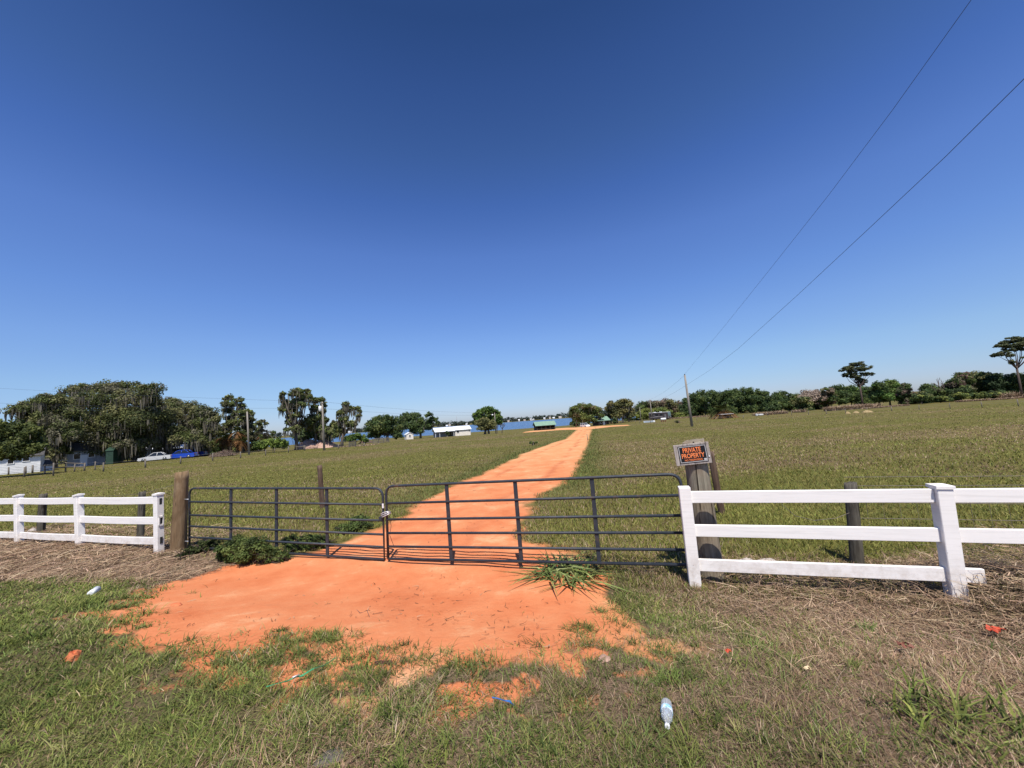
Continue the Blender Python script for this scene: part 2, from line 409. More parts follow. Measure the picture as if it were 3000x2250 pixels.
def near_turf(n):
    r = RNG.uniform(1.7, 10.5, n); a = RNG.uniform(RAD(-62), RAD(62), n)
    x, y = r*np.sin(a), r*np.cos(a); d = fdist(x, y)
    S_, sd, _ = sandiness(x, y); dry = dryness(x, y); nse = fbm(x, y, .14, 77, 3)
    cl = sstep(.42, .62, fbm(x, y, .2, 78, 3)); p = np.where(S_ < .06, 1, (1-sstep(.25, .95, S_))*(.2+1.0*cl)) + .008*(sd > 0)*(nse > .6) + .5*cl*sstep(.5, .62, fbm(x, y, .38, 79, 3))*sstep(.42, .0, sd)*sstep(-.2, .1, sd)*(d > 1.3)
    bare = sstep(.56, .66, fbm(x, y, .55, 83, 4))*sstep(-1.5, .2, x)*.55
    p = p*(1-bare)
    strawz = sstep(1.5, .7, d)*(x < -2.4)*(d > -.2)
    p = p*(1-.85*strawz)
    k = (RNG.random(n) < p) & (d > -.25)
    x, y, r, dry, d, nse = x[k], y[k], r[k], dry[k], d[k], nse[k]; m = len(x)
    lush = sstep(.45, .65, fbm(x, y, .6, 97, 3))
    ln = RNG.uniform(.025, .066, m)*(1+.7*lush)*(1+.2*(RNG.random(m) < .06)*3)
    wd = RNG.uniform(.0030, .0056, m)*np.maximum(1, r/3.4)
    lean = RNG.uniform(.25, 1.25, m)
    c = mixpal(np.clip(dry*1.0, 0, .92), PAL_G, m)
    tone = .55+.95*fbm(x, y, .9, 103, 4)
    return blades(x, y, terr(x, y)-.004, ln, wd, lean, c*1.12*tone[:, None])
def turf_clumps(n):
    r = RNG.uniform(1.9, 8, n); a = RNG.uniform(RAD(-60), RAD(60), n); x, y = r*np.sin(a), r*np.cos(a)
    S_, sd, d = sandiness(x, y); dry = dryness(x, y)
    k = (RNG.random(n) < (1-.8*dry)*(1-.8*sstep(.55, .95, S_))*(d > .7)) & (sd < .35); x, y, S_ = x[k], y[k], S_[k]; m = len(x)
    q = RNG.integers(14, 46, m); x = np.repeat(x, q); y = np.repeat(y, q); sp = np.repeat(RNG.uniform(.02, .10, m), q); t = len(x)
    big = np.repeat(RNG.uniform(.6, 1.3, m), q); col = np.repeat(pick(PAL_G+[(.17, .21, .06)], [3, 3, 3, 1, 2], m), q, 0)*RNG.uniform(.75, 1.3, (t, 1))
    x = x+RNG.normal(0, 1, t)*sp; y = y+RNG.normal(0, 1, t)*sp
    return blades(x, y, terr(x, y)-.004, RNG.uniform(.05, .12, t)*big, RNG.uniform(.004, .007, t)*np.maximum(1, np.hypot(x, y)/3.6), RNG.uniform(.35, 1.4, t), col)
V, C = near_turf(420000); Vc, Cc = turf_clumps(3200); V = np.concatenate([V, Vc]); C = np.concatenate([C, Cc])
o = nmesh('short_grass', V, 4, C, GRASS); tag(o, 'patchy green and brown turf on the verge in front of the gate', 'grass', kind='stuff')
def field(n):
    r = np.exp(RNG.uniform(np.log(4.5), np.log(95), n)); a = RNG.uniform(RAD(-58), RAD(58), n)
    x, y = r*np.sin(a), r*np.cos(a); d = fdist(x, y); sd = sdist(x, y, SAND); sc = sdist(x, y, CROSS)
    k = (d < .15) & (sd < -.03 + .9*(fbm(x, y, .5, 12, 4)-.5)*(1-.6*sstep(14, 40, y))) & (sc < -.2)
    k &= RNG.random(n) < np.clip(.55+.9*(fbm(x, y, 1.3, 15, 3)), 0, 1)
    x, y, r, sd = x[k], y[k], r[k], sd[k]; m = len(x); dry = dryness(x, y)
    tall = 1+.6*sstep(-1.6, -.3, sd)*sstep(10, 20, y)
    ln = RNG.uniform(.06, .15, m)*tall*(1-.35*sstep(15, 45, r)); wd = RNG.uniform(.0006, .0014, m)*r+.003
    lean = RNG.uniform(.35, 1.35, m)
    c = mixpal(np.clip(dry*.7, 0, .8), PAL_F, m)
    edge = sstep(-2.2, -.3, sd)[:, None]*sstep(9, 14, y)[:, None]
    c = c*(1-edge) + edge*pick([(.10, .125, .03), (.14, .16, .045)], [1, 1], m)
    tone = .50+.62*fbm(x, y, 1.5, 19, 4)+.42*fbm(x*.3, y, 3.5, 23, 3)
    return blades(x, y, terr(x, y)-.01, ln, wd, lean, c*tone[:, None], droop=.3)
V, C = field(420000)
o = nmesh('pasture_grass', V, 4, C, GRASS); tag(o, 'olive green pasture grass covering the field beyond the gate', 'grass', kind='stuff')
def mound_l(x, y):
    d = fdist(x, y); t = (x-ORG[0])*EV[0]+(y-ORG[1])*EV[1]
    return .13*sstep(1.3, .5, d)*sstep(-.9, -.1, d)*sstep(.35, -.4, t)*(.5+fbm(x, y, .8, 7))
def mound_r(x, y):
    d = fdist(x, y); t = (x-ORG[0])*EV[0]+(y-ORG[1])*EV[1]
    a = .60*sstep(12.3, 13.3, t)*sstep(1.0, .15, d)*sstep(-1.2, -.5, d)
    b_ = .10*sstep(10.2, 10.6, t)*sstep(.9, .2, d)*sstep(-.9, -.3, d)
    return np.maximum(a, b_)*(.6+.8*fbm(x, y, .7, 9))
def stems(x, y, z, ln, wd, cols, flat):
    n = len(x); az = RNG.uniform(0, 2*np.pi, n); el = RNG.normal(0, 1, n)*.16*(1-flat) + RNG.uniform(.02, .35, n)*(1-flat) + .05
    bend = RNG.uniform(-1.2, 1.2, n); pts = []
    for f in (0, .33, .66, 1.):
        a = az+bend*f; pts.append(np.stack([x+np.cos(a)*ln*f, y+np.sin(a)*ln*f, z+np.sin(el)*ln*f*(1.25-.75*f)], 1))
    Wv = np.stack([-np.sin(az), np.cos(az), RNG.uniform(-.6, .6, n)], 1)*wd[:, None]/2
    q = []
    for i in range(3):
        a, b_ = 1-.2*i, .8-.2*i
        q.append(np.stack([pts[i]-Wv*a, pts[i]+Wv*a, pts[i+1]+Wv*b_, pts[i+1]-Wv*b_], 1))
    return np.concatenate(q, 1).reshape(-1, 3), np.repeat(cols, 3, 0)
def straw(n, t0, t1, d0, d1, mound, ln0, ln1, dens=None):
    t = RNG.uniform(t0, t1, n); d = RNG.uniform(d0, d1, n)
    x = ORG[0]+EV[0]*t-NV[0]*d; y = ORG[1]+EV[1]*t-NV[1]*d
    if dens is not None:
        k = RNG.random(n) < dens(x, y, t, d); x, y = x[k], y[k]
    m = len(x); z = terr(x, y)+mound(x, y)*RNG.uniform(.1, 1, m)+.005
    ln = RNG.uniform(ln0, ln1, m); wd = RNG.uniform(.003, .006, m)*np.maximum(1, np.hypot(x, y)/4.5)
    return stems(x, y, z, ln, wd, pick([(.36, .25, .16), (.27, .18, .11), (.45, .33, .22), (.17, .11, .07)], [3, 3, 2, 2], m), RNG.random(m)*.8)
V1, C1 = straw(50000, -8.5, 2.3, -1.9, 1.95, mound_l, .12, .5, lambda x, y, t, d: sstep(1.95, 1.25, d+.6*(fbm(x, y, .7, 5)-.5)+.75*sstep(.6, 2.2, t))*(1-.75*sstep(-.1, -.6, d))*(1-sstep(-.1,-.4,d)*sstep(.2,.5,t)))
o = nmesh('dry_straw', V1, 4, C1, STRAW); tag(o, 'flattened tan straw lying under the left white fence', 'dry grass', kind='stuff')
def densr(x, y, t, d): return np.clip(sstep(10.0, 10.5, t+.3*d)*sstep(2.6, .3, d+.8*(fbm(x, y, .8, 6)-.5))*(.35+.65*sstep(12.0, 13.2, t)) + .9*sstep(12.4, 13., t)*(d < .9), 0, 1)
V2, C2 = straw(40000, 9.2, 16.5, -1.2, 2.6, mound_r, .10, .34, densr)
o = nmesh('dry_straw', V2, 4, C2, STRAW); tag(o, 'tangled dry brown grass heaped under the right white fence', 'dry grass', kind='stuff')

n_ = 3600; r_ = np.exp(RNG.uniform(np.log(2.8), np.log(26), n_)); a_ = RNG.uniform(RAD(-50), RAD(38), n_); x_, y_ = r_*np.sin(a_), r_*np.cos(a_)
k_ = (sdist(x_, y_, SAND) > .1) & (RNG.random(n_) < .12+.88*sstep(.55, .7, fbm(x_, y_, .7, 121, 3))); x_, y_ = x_[k_], y_[k_]; n_ = len(x_)
V, C = stems(x_, y_, terr(x_, y_)+.022, RNG.uniform(.02, .11, n_), RNG.uniform(.004, .010, n_)*np.maximum(1, np.hypot(x_, y_)/6), pick([(.16, .06, .03), (.26, .10, .045), (.10, .06, .035), (.34, .24, .15)], [3, 3, 2, 1], n_), np.full(n_, .9))
o = nmesh('twig_debris', V, 4, C, STRAW); tag(o, 'small dark twigs and crumbs scattered over the orange sand', 'debris', kind='stuff')
def tuft(name, label, cat, c, n, ln, wd, pal, spread, group=None, up=(.5, 1.45), part='blades', z_off=0., droop=.85):
    c = np.array(c); t = thing(name, label, cat, c, group=group)
    a = RNG.uniform(0, 2*np.pi, n); r = spread*np.sqrt(RNG.random(n))
    V, C = blades(np.cos(a)*r, np.sin(a)*r, np.zeros(n)-.01+z_off, RNG.uniform(ln*.5, ln, n), RNG.uniform(wd*.6, wd, n), RNG.uniform(up[0], up[1], n), pick(pal, [1]*len(pal), n)*RNG.uniform(.6, 1.25, (n, 1)), droop=droop)
    nmesh(part, V, 4, C, GRASS, t); return t
WEED = [(.14, .18, .05), (.20, .24, .07), (.10, .135, .035), (.27, .29, .11)]
tuft('grass_clump', 'large clump of broad drooping blades on the sand before the right gate leaf', 'grass clump', G(1655, 1685), 170, .62, .038, WEED, .34, up=(.05, .95), droop=1.15)
tuft('grass_clump', 'finer green grass growing under the right gate leaf behind the drooping clump', 'grass clump', G(1700, 1672), 260, .22, .014, WEED+PAL_G, .34)
tuft('grass_clump', 'bright leafy grass clump in the bottom right corner', 'grass clump', G(2880, 2160), 240, .30, .016, [(.13, .16, .03), (.19, .22, .05), (.25, .27, .08), (.10, .12, .03)], .36, up=(.7, 1.5))
tuft('grass_clump', 'small dark green tuft growing on the right side of the sand apron', 'grass clump', G(1700, 1850), 260, .13, .008, PAL_G[:3], .17)
tuft('grass_clump', 'fine green weedy tuft between the sand and the first right fence post', 'grass clump', G(1845, 1775), 320, .17, .008, PAL_G, .24)
for i, (u, v, s) in enumerate([(560, 1740, 'lone spiky tuft on the upper left of the orange sand'), (482, 1800, 'tiny grass sprig at the left edge of the orange sand'), (1345, 1960, 'round dark tuft at the lower edge of the sand, right of the bark stick'), (940, 1870, 'upright tuft at the lower edge of the sand, left of the bark stick'), (800, 1905, 'low wide tuft at the lower left edge of the sand')]):
    tuft('grass_clump', s, 'grass clump', G(u, v), [26, 18, 130, 120, 130][i], .12, .008, PAL_G[:3], [.08, .05, .13, .12, .16][i])
tuft('dry_weed', 'pale dead weed stalks beside the first right fence post', 'weed', G(1890, 1690), 60, .45, .008, PAL_D[:3], .12, up=(.9, 1.5), part='stalks')

# ------------------------------------------------------------------ leafy clouds
def cloud(centres, radii, n, size, pal, seed, shell=.55, sub=12, subr=.42, flat=.75, gap=0., upb=.3, gain=1.):
    rg = np.random.default_rng(seed); Vs = []; Cs = []; pal = np.array(pal)*gain
    centres = np.array(centres, float); radii = np.array(radii, float); area = radii[:, 0]*radii[:, 2]; cnt = np.maximum(12, (n*area/area.sum()).astype(int))
    for c, r, k in zip(centres, radii, cnt):
        sd_ = rg.normal(size=(sub, 3)); sd_ /= np.linalg.norm(sd_, axis=1)[:, None]; sd_[:, 2] = np.maximum(sd_[:, 2], -.8)
        sc = c + sd_*r*rg.uniform(shell, .9, (sub, 1)); srr = subr*rg.uniform(.6, 1.25, sub)
        pc = pal[rg.integers(0, len(pal), sub)]*rg.uniform(.78, 1.22, (sub, 1))
        w = rg.integers(0, sub, k); off = rg.normal(size=(k, 3)); off /= np.linalg.norm(off, axis=1)[:, None]
        off *= (rg.random(k)**.45)[:, None]
        P = sc[w] + off*(srr[w])[:, None]*(.45*r+.55*r.mean())*np.array([1, 1, flat])
        nr = off + rg.normal(size=(k, 3))*.55 + np.array([0, 0, upb]); nr /= np.linalg.norm(nr, axis=1)[:, None]
        a = np.cross(nr, rg.normal(size=(k, 3))); a /= np.linalg.norm(a, axis=1)[:, None]; b_ = np.cross(nr, a)
        s = size*rg.uniform(.5, 1.25, (k, 1)); a = a*s; b_ = b_*s*.62
        Vs.append(np.stack([P-a, P+b_*.9+a*.1, P+a, P-b_*.9+a*.1], 1).reshape(-1, 3))
        Cs.append(pc[w]*rg.uniform(.72, 1.3, (k, 1)))
    return np.concatenate(Vs), np.clip(np.concatenate(Cs), 0, 1)
def moss_strips(centres, radii, n, ln, wd, seed, pal=((.155, .14, .105), (.11, .10, .075), (.21, .185, .14))):
    rg = np.random.default_rng(seed); centres = np.array(centres); radii = np.array(radii); pal = np.array(pal)
    w = rg.integers(0, len(centres), n); d = rg.normal(size=(n, 3)); d /= np.linalg.norm(d, axis=1)[:, None]
    d[:, 1] = -np.abs(d[:, 1])*.9; d[:, 2] = d[:, 2]*.5-.35
    P = centres[w] + d*radii[w]*rg.uniform(.6, 1.02, (n, 1)); L = ln*rg.uniform(.4, 1.3, n); wv = wd*rg.uniform(.5, 1.3, n); a = rg.uniform(0, np.pi, n)
    X_ = np.stack([np.cos(a), np.sin(a), np.zeros(n)], 1)*wv[:, None]/2; dn = np.stack([rg.normal(0, .05, n), rg.normal(0, .05, n), -np.ones(n)], 1)*L[:, None]
    V = np.stack([P-X_*.7, P+X_*.7, P+dn*.6+X_, P+dn*.6-X_, P+dn*.6-X_, P+dn*.6+X_, P+dn+X_*.2, P+dn-X_*.2], 1).reshape(-1, 3)
    c = pal[rg.integers(0, len(pal), n)]*rg.uniform(.75, 1.25, (n, 1)); return V, np.repeat(c, 2, 0)
BARK = mat('bark', [(.045, .035, .027), (.10, .08, .062), (.17, .145, .115)], .9, 3., stretch=(1, 1, .25), bump=.6)
PBARK = mat('pine_bark', [(.045, .03, .024), (.09, .065, .052)], .9, 3., stretch=(1, 1, .3), bump=.5)
OAKP = [(.040, .048, .015), (.058, .062, .021), (.030, .037, .013), (.078, .076, .032), (.062, .058, .036)]
DKP = [(.022, .036, .012), (.034, .050, .015), (.045, .058, .016), (.028, .040, .016)]
RNDP = [(.028, .052, .012), (.042, .068, .015), (.058, .080, .018)]
CYP = [(.038, .050, .016), (.055, .066, .02), (.072, .076, .027), (.045, .043, .022)]
OLV = [(.070, .070, .026), (.09, .085, .032), (.055, .058, .024)]
YGP = [(.075, .085, .02), (.10, .11, .028), (.055, .065, .018)]
BRN = [(.105, .075, .055), (.08, .06, .042), (.065, .062, .03)]
PIN = [(.024, .030, .013), (.035, .041, .017), (.045, .047, .021)]
RED = [(.07, .045, .035), (.05, .04, .028), (.05, .05, .025)]
def tree(name, label, cat, blobs, depth, base, pal, n, size, seed, moss=0, mlen=2., trunk=.3, group=None, limbs=True, extra_trunks=(), jit=.35, dep=.9, shell=.35, subr=.5, sub=18, bark=None, upb=.1, flat=.95, trunk_top=None):
    rg = random.Random(seed); gx = W(base[0], base[1], depth); b0 = np.array([gx[0], gx[1], float(terr(gx[0], gx[1]))])
    cs = []; rs_ = []
    for (u, v, ru, rv) in blobs:
        dd = depth + rg.uniform(-jit, jit)*min(8, depth*.06) ; k = depth/FPX
        cs.append(W(u, v, dd)-b0); rs_.append((ru*k, max(ru, rv)*k*dep, rv*k))
    t = thing(name, label, cat, b0, group=group)
    V, C = cloud(cs, rs_, int(n*1.7), size*.92, pal, seed, shell=shell, sub=sub, subr=subr, upb=upb+.25, flat=flat, gain=2.45); nmesh('crown', V, 4, C, LEAF, t)
    mb = MB(); cm = np.mean(cs, 0); low = min(c[2]-r[2] for c, r in zip(cs, rs_))
    fork = np.array([cm[0]*.35, cm[1]*.35, max(low+.3, cm[2]*.45)]) if trunk_top is None else np.array(trunk_top)
    mb.tube([(0, 0, -.3), (fork[0]*.2+rg.uniform(-.1, .1), fork[1]*.2, fork[2]*.4), fork], [trunk*1.25, trunk*.95, trunk*.75], 8, jit=.08)
    if limbs:
        for c, r in zip(cs, rs_):
            mid = fork*.45+c*.55 + np.array([rg.uniform(-.4, .4), rg.uniform(-.4, .4), -.15*abs(c[2]-fork[2])])
            mb.tube([fork*(.9), mid, c+np.array([0, 0, r[2]*.3])], [trunk*.5, trunk*.3, trunk*.1], 5)
    for (u, v, u2, v2, rr) in extra_trunks:
        p = W(u, v, depth); q = W(u2, v2, depth); p[2] = terr(p[0], p[1])-.2
        mb.tube([p-b0, (p+q)/2-b0+np.array([.15, 0, 0]), q-b0], [rr, rr*.8, rr*.6], 6, jit=.06)
    mb.build('trunk', bark or BARK, t)
    if moss:
        lo = [i for i in range(len(cs))]; V, C = moss_strips([cs[i] for i in lo], [rs_[i] for i in lo], moss, mlen*.72, mlen*.085, seed+5); tag(nmesh('hanging_moss', V, 4, C, LEAF, t), kind='stuff')
    return t
# --- left hand group
tree('leafy_tree', 'dark green low tree at the left edge, hanging over the white house', 'tree', [(20,1265,50,32),(-50,1270,60,45),(65,1280,45,32),(25,1300,55,30),(100,1310,36,22),(20,1328,50,20),(95,1270,28,22),(60,1310,40,22),(-70,1320,60,30)], 46.5, (-30,1410), [(.036, .044, .012), (.050, .058, .016), (.026, .034, .010)], 11000, .22, 101, moss=60, mlen=1.2, trunk=.25)
tree('oak_tree', 'leftmost moss draped oak with a ragged left limb above the white house', 'tree', [(62,1197,34,15),(105,1185,42,16),(150,1172,40,18),(90,1218,36,18),(130,1215,50,28),(185,1215,55,35),(160,1255,50,35),(115,1245,40,26),(200,1270,45,30),(150,1295,36,20),(128,1318,30,16),(172,1325,26,20)], 66, (157,1385), OAKP, 24000, .20, 102, moss=620, mlen=2.2, trunk=.45, jit=.6)
tree('oak_tree', 'tallest broad oak in the middle of the mossy group, above the grey house', 'tree', [(215,1142,38,15),(270,1135,46,14),(330,1128,40,13),(380,1133,40,16),(445,1137,34,14),(300,1160,70,24),(240,1185,60,30),(410,1160,60,22),(350,1195,80,34),(450,1185,50,30),(270,1225,65,34),(400,1225,70,36),(335,1255,65,34),(250,1270,50,28),(430,1262,50,30),(320,1290,50,20),(200,1305,50,18),(260,1310,50,18),(380,1300,50,18),(430,1298,40,16),(300,1318,60,16),(390,1322,40,14)], 74, (345,1372), OAKP, 46000, .205, 103, moss=1150, mlen=2.6, trunk=.6, jit=.8, extra_trunks=[(390,1368,400,1290,.3),(245,1375,250,1290,.3)])
tree('oak_tree', 'rightmost mossy oak, standing over the parked cars', 'tree', [(500,1185,40,20),(545,1195,42,20),(585,1208,40,22),(622,1222,26,24),(500,1225,50,30),(560,1240,50,30),(605,1260,34,32),(470,1250,40,32),(530,1275,45,25),(480,1285,30,18),(575,1285,30,18),(600,1310,30,20),(490,1303,40,12)], 79, (600,1355), OAKP, 29000, .21, 104, moss=900, mlen=2.8, trunk=.4, jit=.7, extra_trunks=[(398,1364,420,1290,.22)])
tree('cypress_tree', 'tall thin mossy cypress just right of the oak group', 'tree', [(672,1165,20,8),(662,1182,18,10),(682,1185,18,9),(668,1202,20,10),(690,1210,14,9),(676,1225,18,12),(668,1245,16,12),(690,1240,18,12),(655,1262,18,12)], 88, (676,1325), CYP, 5200, .24, 105, moss=160, mlen=2., trunk=.28, subr=.5)
tree('cypress_tree', 'slender mossy cypress leaning right, beside the bare grey pole', 'tree', [(702,1172,13,7),(706,1190,14,9),(718,1205,17,9),(733,1212,13,9),(735,1228,13,9),(712,1225,18,11),(722,1245,22,14),(736,1258,20,16),(716,1272,24,18),(745,1280,18,16)], 86, (712,1325), CYP, 6200, .24, 106, moss=150, mlen=2., trunk=.25, subr=.5)
tree('small_tree', 'small open tree with sparse tufts right of the slender cypress', 'tree', [(755,1240,12,6),(767,1234,11,5),(763,1252,9,8),(780,1241,8,4),(757,1266,10,8),(768,1282,14,10)], 84, (758,1318), CYP, 1500, .22, 107, moss=25, trunk=.14)
tree('small_tree', 'tiny round topped tree before the lake gap', 'tree', [(801,1268,8,6),(795,1278,8,5)], 90, (800,1312), DKP, 420, .2, 108, trunk=.07)
tree('cypress_tree', 'tallest mossy cypress with forked crown left of the transformer pole', 'tree', [(828,1153,9,6),(826,1166,10,6),(836,1178,12,7),(869,1145,18,7),(855,1155,12,6),(878,1156,17,7),(898,1146,11,8),(903,1162,13,8),(890,1170,13,8),(866,1176,18,10),(882,1186,16,9),(840,1190,20,9),(826,1199,13,6),(855,1199,18,10),(852,1222,14,10),(846,1238,12,9),(870,1215,14,10),(844,1257,13,6),(868,1258,13,10)], 76, (869,1322), CYP, 9500, .22, 109, moss=240, mlen=2., trunk=.32, subr=.5)
tree('cypress_tree', 'mossy cypress partly behind the transformer pole', 'tree', [(914,1174,15,8),(934,1172,18,8),(948,1185,10,8),(925,1195,16,9),(945,1205,14,9),(923,1222,22,14),(950,1228,17,13),(905,1238,26,18),(930,1250,24,18),(952,1258,16,16)], 80, (925,1318), CYP, 7500, .23, 110, moss=220, mlen=2.2, trunk=.3, subr=.5)
tree('dense_tree', 'dense dark tree filling the gap under the cypresses', 'tree', [(885,1262,24,16),(905,1270,28,18),(930,1275,24,16),(880,1285,22,12),(955,1280,16,14)], 84, (905,1315), DKP, 5200, .24, 111, moss=60, trunk=.25)
tree('cypress_tree', 'leaning mossy cypress with wide right limbs, right of the transformer pole', 'tree', [(1013,1182,12,6),(1018,1191,15,7),(1010,1202,19,8),(1030,1197,13,6),(1047,1196,12,6),(1054,1205,8,5),(1050,1218,8,5),(994,1211,13,8),(1004,1226,19,10),(1018,1240,17,11),(984,1247,19,15),(998,1264,19,15),(1036,1242,11,9),(975,1270,14,14)], 80, (1002,1312), CYP, 7200, .22, 112, moss=260, mlen=2.2, trunk=.3, subr=.5)
def shrub(name, label, blobs, depth, base, pal, n, size, seed, cat='bush', group=None): return tree(name, label, cat, blobs, depth, base, pal, n, size, seed, trunk=.08, jit=.2, shell=.4, group=group)
shrub('hedge', 'rounded yellow green hedge between the grey pole and the pink dirt mound', [(765,1303,16,14),(785,1299,18,15),(805,1300,16,14),(822,1297,16,15),(835,1303,12,12)], 72, (800,1322), [(.06, .085, .016), (.085, .11, .022), (.045, .062, .014)], 3400, .2, 113)
shrub('hedge', 'dark green rounded hedge right of the leaning cypress', [(1020,1284,14,10),(1040,1280,18,12),(1060,1283,14,11),(1073,1290,9,8)], 92, (1042,1300), RNDP, 2600, .22, 114)
tree('leafy_tree', 'broad green tree left of the small white shed', 'tree', [(1104,1233,24,12),(1128,1225,24,11),(1093,1250,24,17),(1122,1248,32,18),(1150,1235,24,14),(1102,1272,28,14),(1140,1266,30,18),(1166,1256,26,18),(1162,1276,18,10)], 128, (1135,1292), DKP+[(.055, .065, .02)], 8000, .34, 115, trunk=.35)
tree('leafy_tree', 'taller dark tree rising behind the small white shed', 'tree', [(1200,1216,28,9),(1182,1226,18,12),(1214,1224,26,13),(1258,1215,14,7),(1265,1229,16,11),(1231,1236,33,14),(1204,1248,28,16),(1248,1248,24,13),(1282,1239,8,6),(1222,1262,20,10),(1178,1244,18,14)], 168, (1232,1276), DKP, 8500, .42, 116, moss=40, mlen=3, trunk=.5)
tree('round_tree', 'large dome shaped dark tree right of the long white house', 'tree', [(1431,1202,21,9),(1412,1208,17,10),(1449,1210,17,10),(1400,1219,16,12),(1432,1218,28,14),(1459,1224,13,13),(1392,1233,10,11),(1448,1234,20,12),(1415,1236,20,14),(1464,1236,8,9)], 150, (1432,1266), RNDP, 7500, .38, 117, trunk=.4, shell=.7)
tree('round_tree', 'lighter olive round tree in front of the large dome tree', 'tree', [(1404,1240,15,9),(1421,1234,17,9),(1440,1242,17,10),(1412,1253,18,8),(1431,1254,19,8)], 116, (1422,1272), OLV, 4200, .24, 118, trunk=.35, shell=.6, extra_trunks=[(1416,1272,1425,1258,.2)])
def bare(name, label, depth, base, top, seed, spread=.5, col=(.12, .10, .085), r0=.16, levels=4, cat='bare tree', group=None):
    rg = random.Random(seed); p = W(*base, depth); b0 = np.array([p[0], p[1], float(terr(p[0], p[1]))]); q = W(*top, depth); H = q[2]-b0[2]
    t = thing(name, label, cat, b0, group=group); mt = MB(); mb = MB()
    def grow(m, p, d, L, r, lv):
        e = p + d*L; mid = (p+e)/2 + np.array([rg.uniform(-.06, .06)*L for _ in range(3)])
        m.tube([p, mid, e], [r, r*.8, r*.6], 5 if lv > 1 else 3, cap=False)
        if lv <= 0: return
        for _ in range(3 if lv > 1 else 4):
            nd_ = d + np.array([rg.uniform(-1, 1)*spread*1.3, rg.uniform(-1, 1)*spread, rg.uniform(-.25, .6)*spread]); nd_ /= np.linalg.norm(nd_)
            grow(mb, e if rg.random() < .6 else mid, nd_, L*rg.uniform(.55, .8), r*.55, lv-1)
    d0 = np.array([(q[0]-b0[0])/H, 0, 1.]); grow(mt, np.array([0, 0, -.2]), d0, H*.38, r0, levels)
    m = mat('bare_wood_%d' % int(col[0]*1000), [tuple(c*.7 for c in col), col], .9, 4.)
    mt.build('trunk', m, t); mb.build('branches', m, t, fix=False); return t
bare('bare_tree', 'leafless grey shrub at the right foot of the olive round tree', 116, (1456,1272), (1458,1238), 11, .8)
bare('bare_tree', 'leafless twiggy sapling standing against the lake', 112, (1470,1268), (1474,1232), 12, .9, (.10, .075, .06))
for i, (u, v, ru, rv, lb) in enumerate([(-60,1330,70,40,'dark thicket at the far left edge behind the white house'),(60,1318,60,34,'dark thicket behind the low tree at left'),(190,1315,60,34,'dark thicket behind the leftmost oak trunk'),(290,1315,50,34,'dark thicket behind the grey house'),(385,1310,45,34,'dark thicket left of the pale farm building'),(575,1300,40,28,'dark thicket right of the parked cars'),(635,1298,36,24,'dark thicket behind the brush pile'),(690,1300,34,22,'dark thicket behind the orange fronded palms'),(745,1303,24,14,'dark thicket behind the bare grey pole')]):
    tree('thicket', lb, 'thicket', [(u, v, ru*.6, rv*.7), (u-ru*.5, v+rv*.3, ru*.6, rv*.7), (u+ru*.5, v+rv*.3, ru*.6, rv*.7), (u, v+rv*.8, ru, rv*.6)], 96, (u, v+rv), DKP, 2600, .34, 600+i, trunk=.12, jit=.1)
# --- right hand groups
tree('leafy_tree', 'broad spreading oak left of the green roofed house', 'tree', [(1698,1191,24,8),(1728,1192,22,9),(1682,1201,19,9),(1706,1206,34,13),(1740,1206,24,13),(1677,1215,13,11),(1757,1216,12,9),(1693,1227,19,9),(1724,1225,24,9),(1741,1230,15,7)], 172, (1712,1242), [(.05, .062, .017), (.068, .08, .022), (.038, .05, .015), (.07, .062, .03)], 8500, .42, 120, moss=90, mlen=2.5, trunk=.4, extra_trunks=[(1686,1247,1690,1225,.3)])
tree('cypress_tree', 'narrow brownish cypress just right of the green roofed house', 'tree', [(1789,1184,12,9),(1784,1198,14,10),(1792,1208,14,10),(1785,1220,14,9)], 176, (1790,1236), [(.09, .075, .032), (.07, .062, .027), (.055, .055, .022)], 3200, .4, 121, moss=80, mlen=2.5, trunk=.3)
tree('cypress_tree', 'broad brownish green cypress with hanging moss, right of the green roofed house', 'tree', [(1827,1176,20,8),(1812,1188,22,11),(1840,1187,18,10),(1850,1203,12,11),(1818,1206,28,14),(1838,1214,20,12),(1806,1218,16,11)], 172, (1824,1234), [(.085, .075, .027), (.065, .062, .022), (.05, .052, .02)], 7000, .4, 122, moss=200, mlen=3.2, trunk=.45, extra_trunks=[(1808,1235,1810,1215,.3),(1842,1233,1842,1212,.3)])
for i, (u, v, lb) in enumerate([(1765, 1232, 'dark thicket directly behind the green roofed cabin'), (1848, 1228, 'dark thicket behind the right side of the broad brownish cypress'), (1700, 1236, 'dark thicket behind the trunk of the broad spreading oak')]):
    tree('thicket', lb, 'thicket', [(u, v, 18, 7), (u-16, v+3, 14, 6), (u+16, v+2, 14, 6), (u, v+8, 26, 5)], 205, (u, v+14), DKP, 1800, .5, 640+i, trunk=.1)
shrub('bush', 'dark pointed bush in front of the brownish cypresses', [(1800,1230,6,7),(1801,1237,5,4)], 150, (1801,1243), DKP, 700, .3, 123)
shrub('bush', 'yellow green bush left of the motorhome', [(1896,1207,20,9),(1872,1216,16,11),(1888,1219,20,9),(1905,1217,12,9)], 188, (1888,1230), YGP, 3600, .42, 124)
shrub('bush', 'green bush behind the motorhome roof', [(1930,1202,22,8),(1950,1207,16,9),(1918,1210,14,8)], 192, (1935,1226), [(.05, .066, .018), (.07, .08, .02)], 3200, .42, 125)
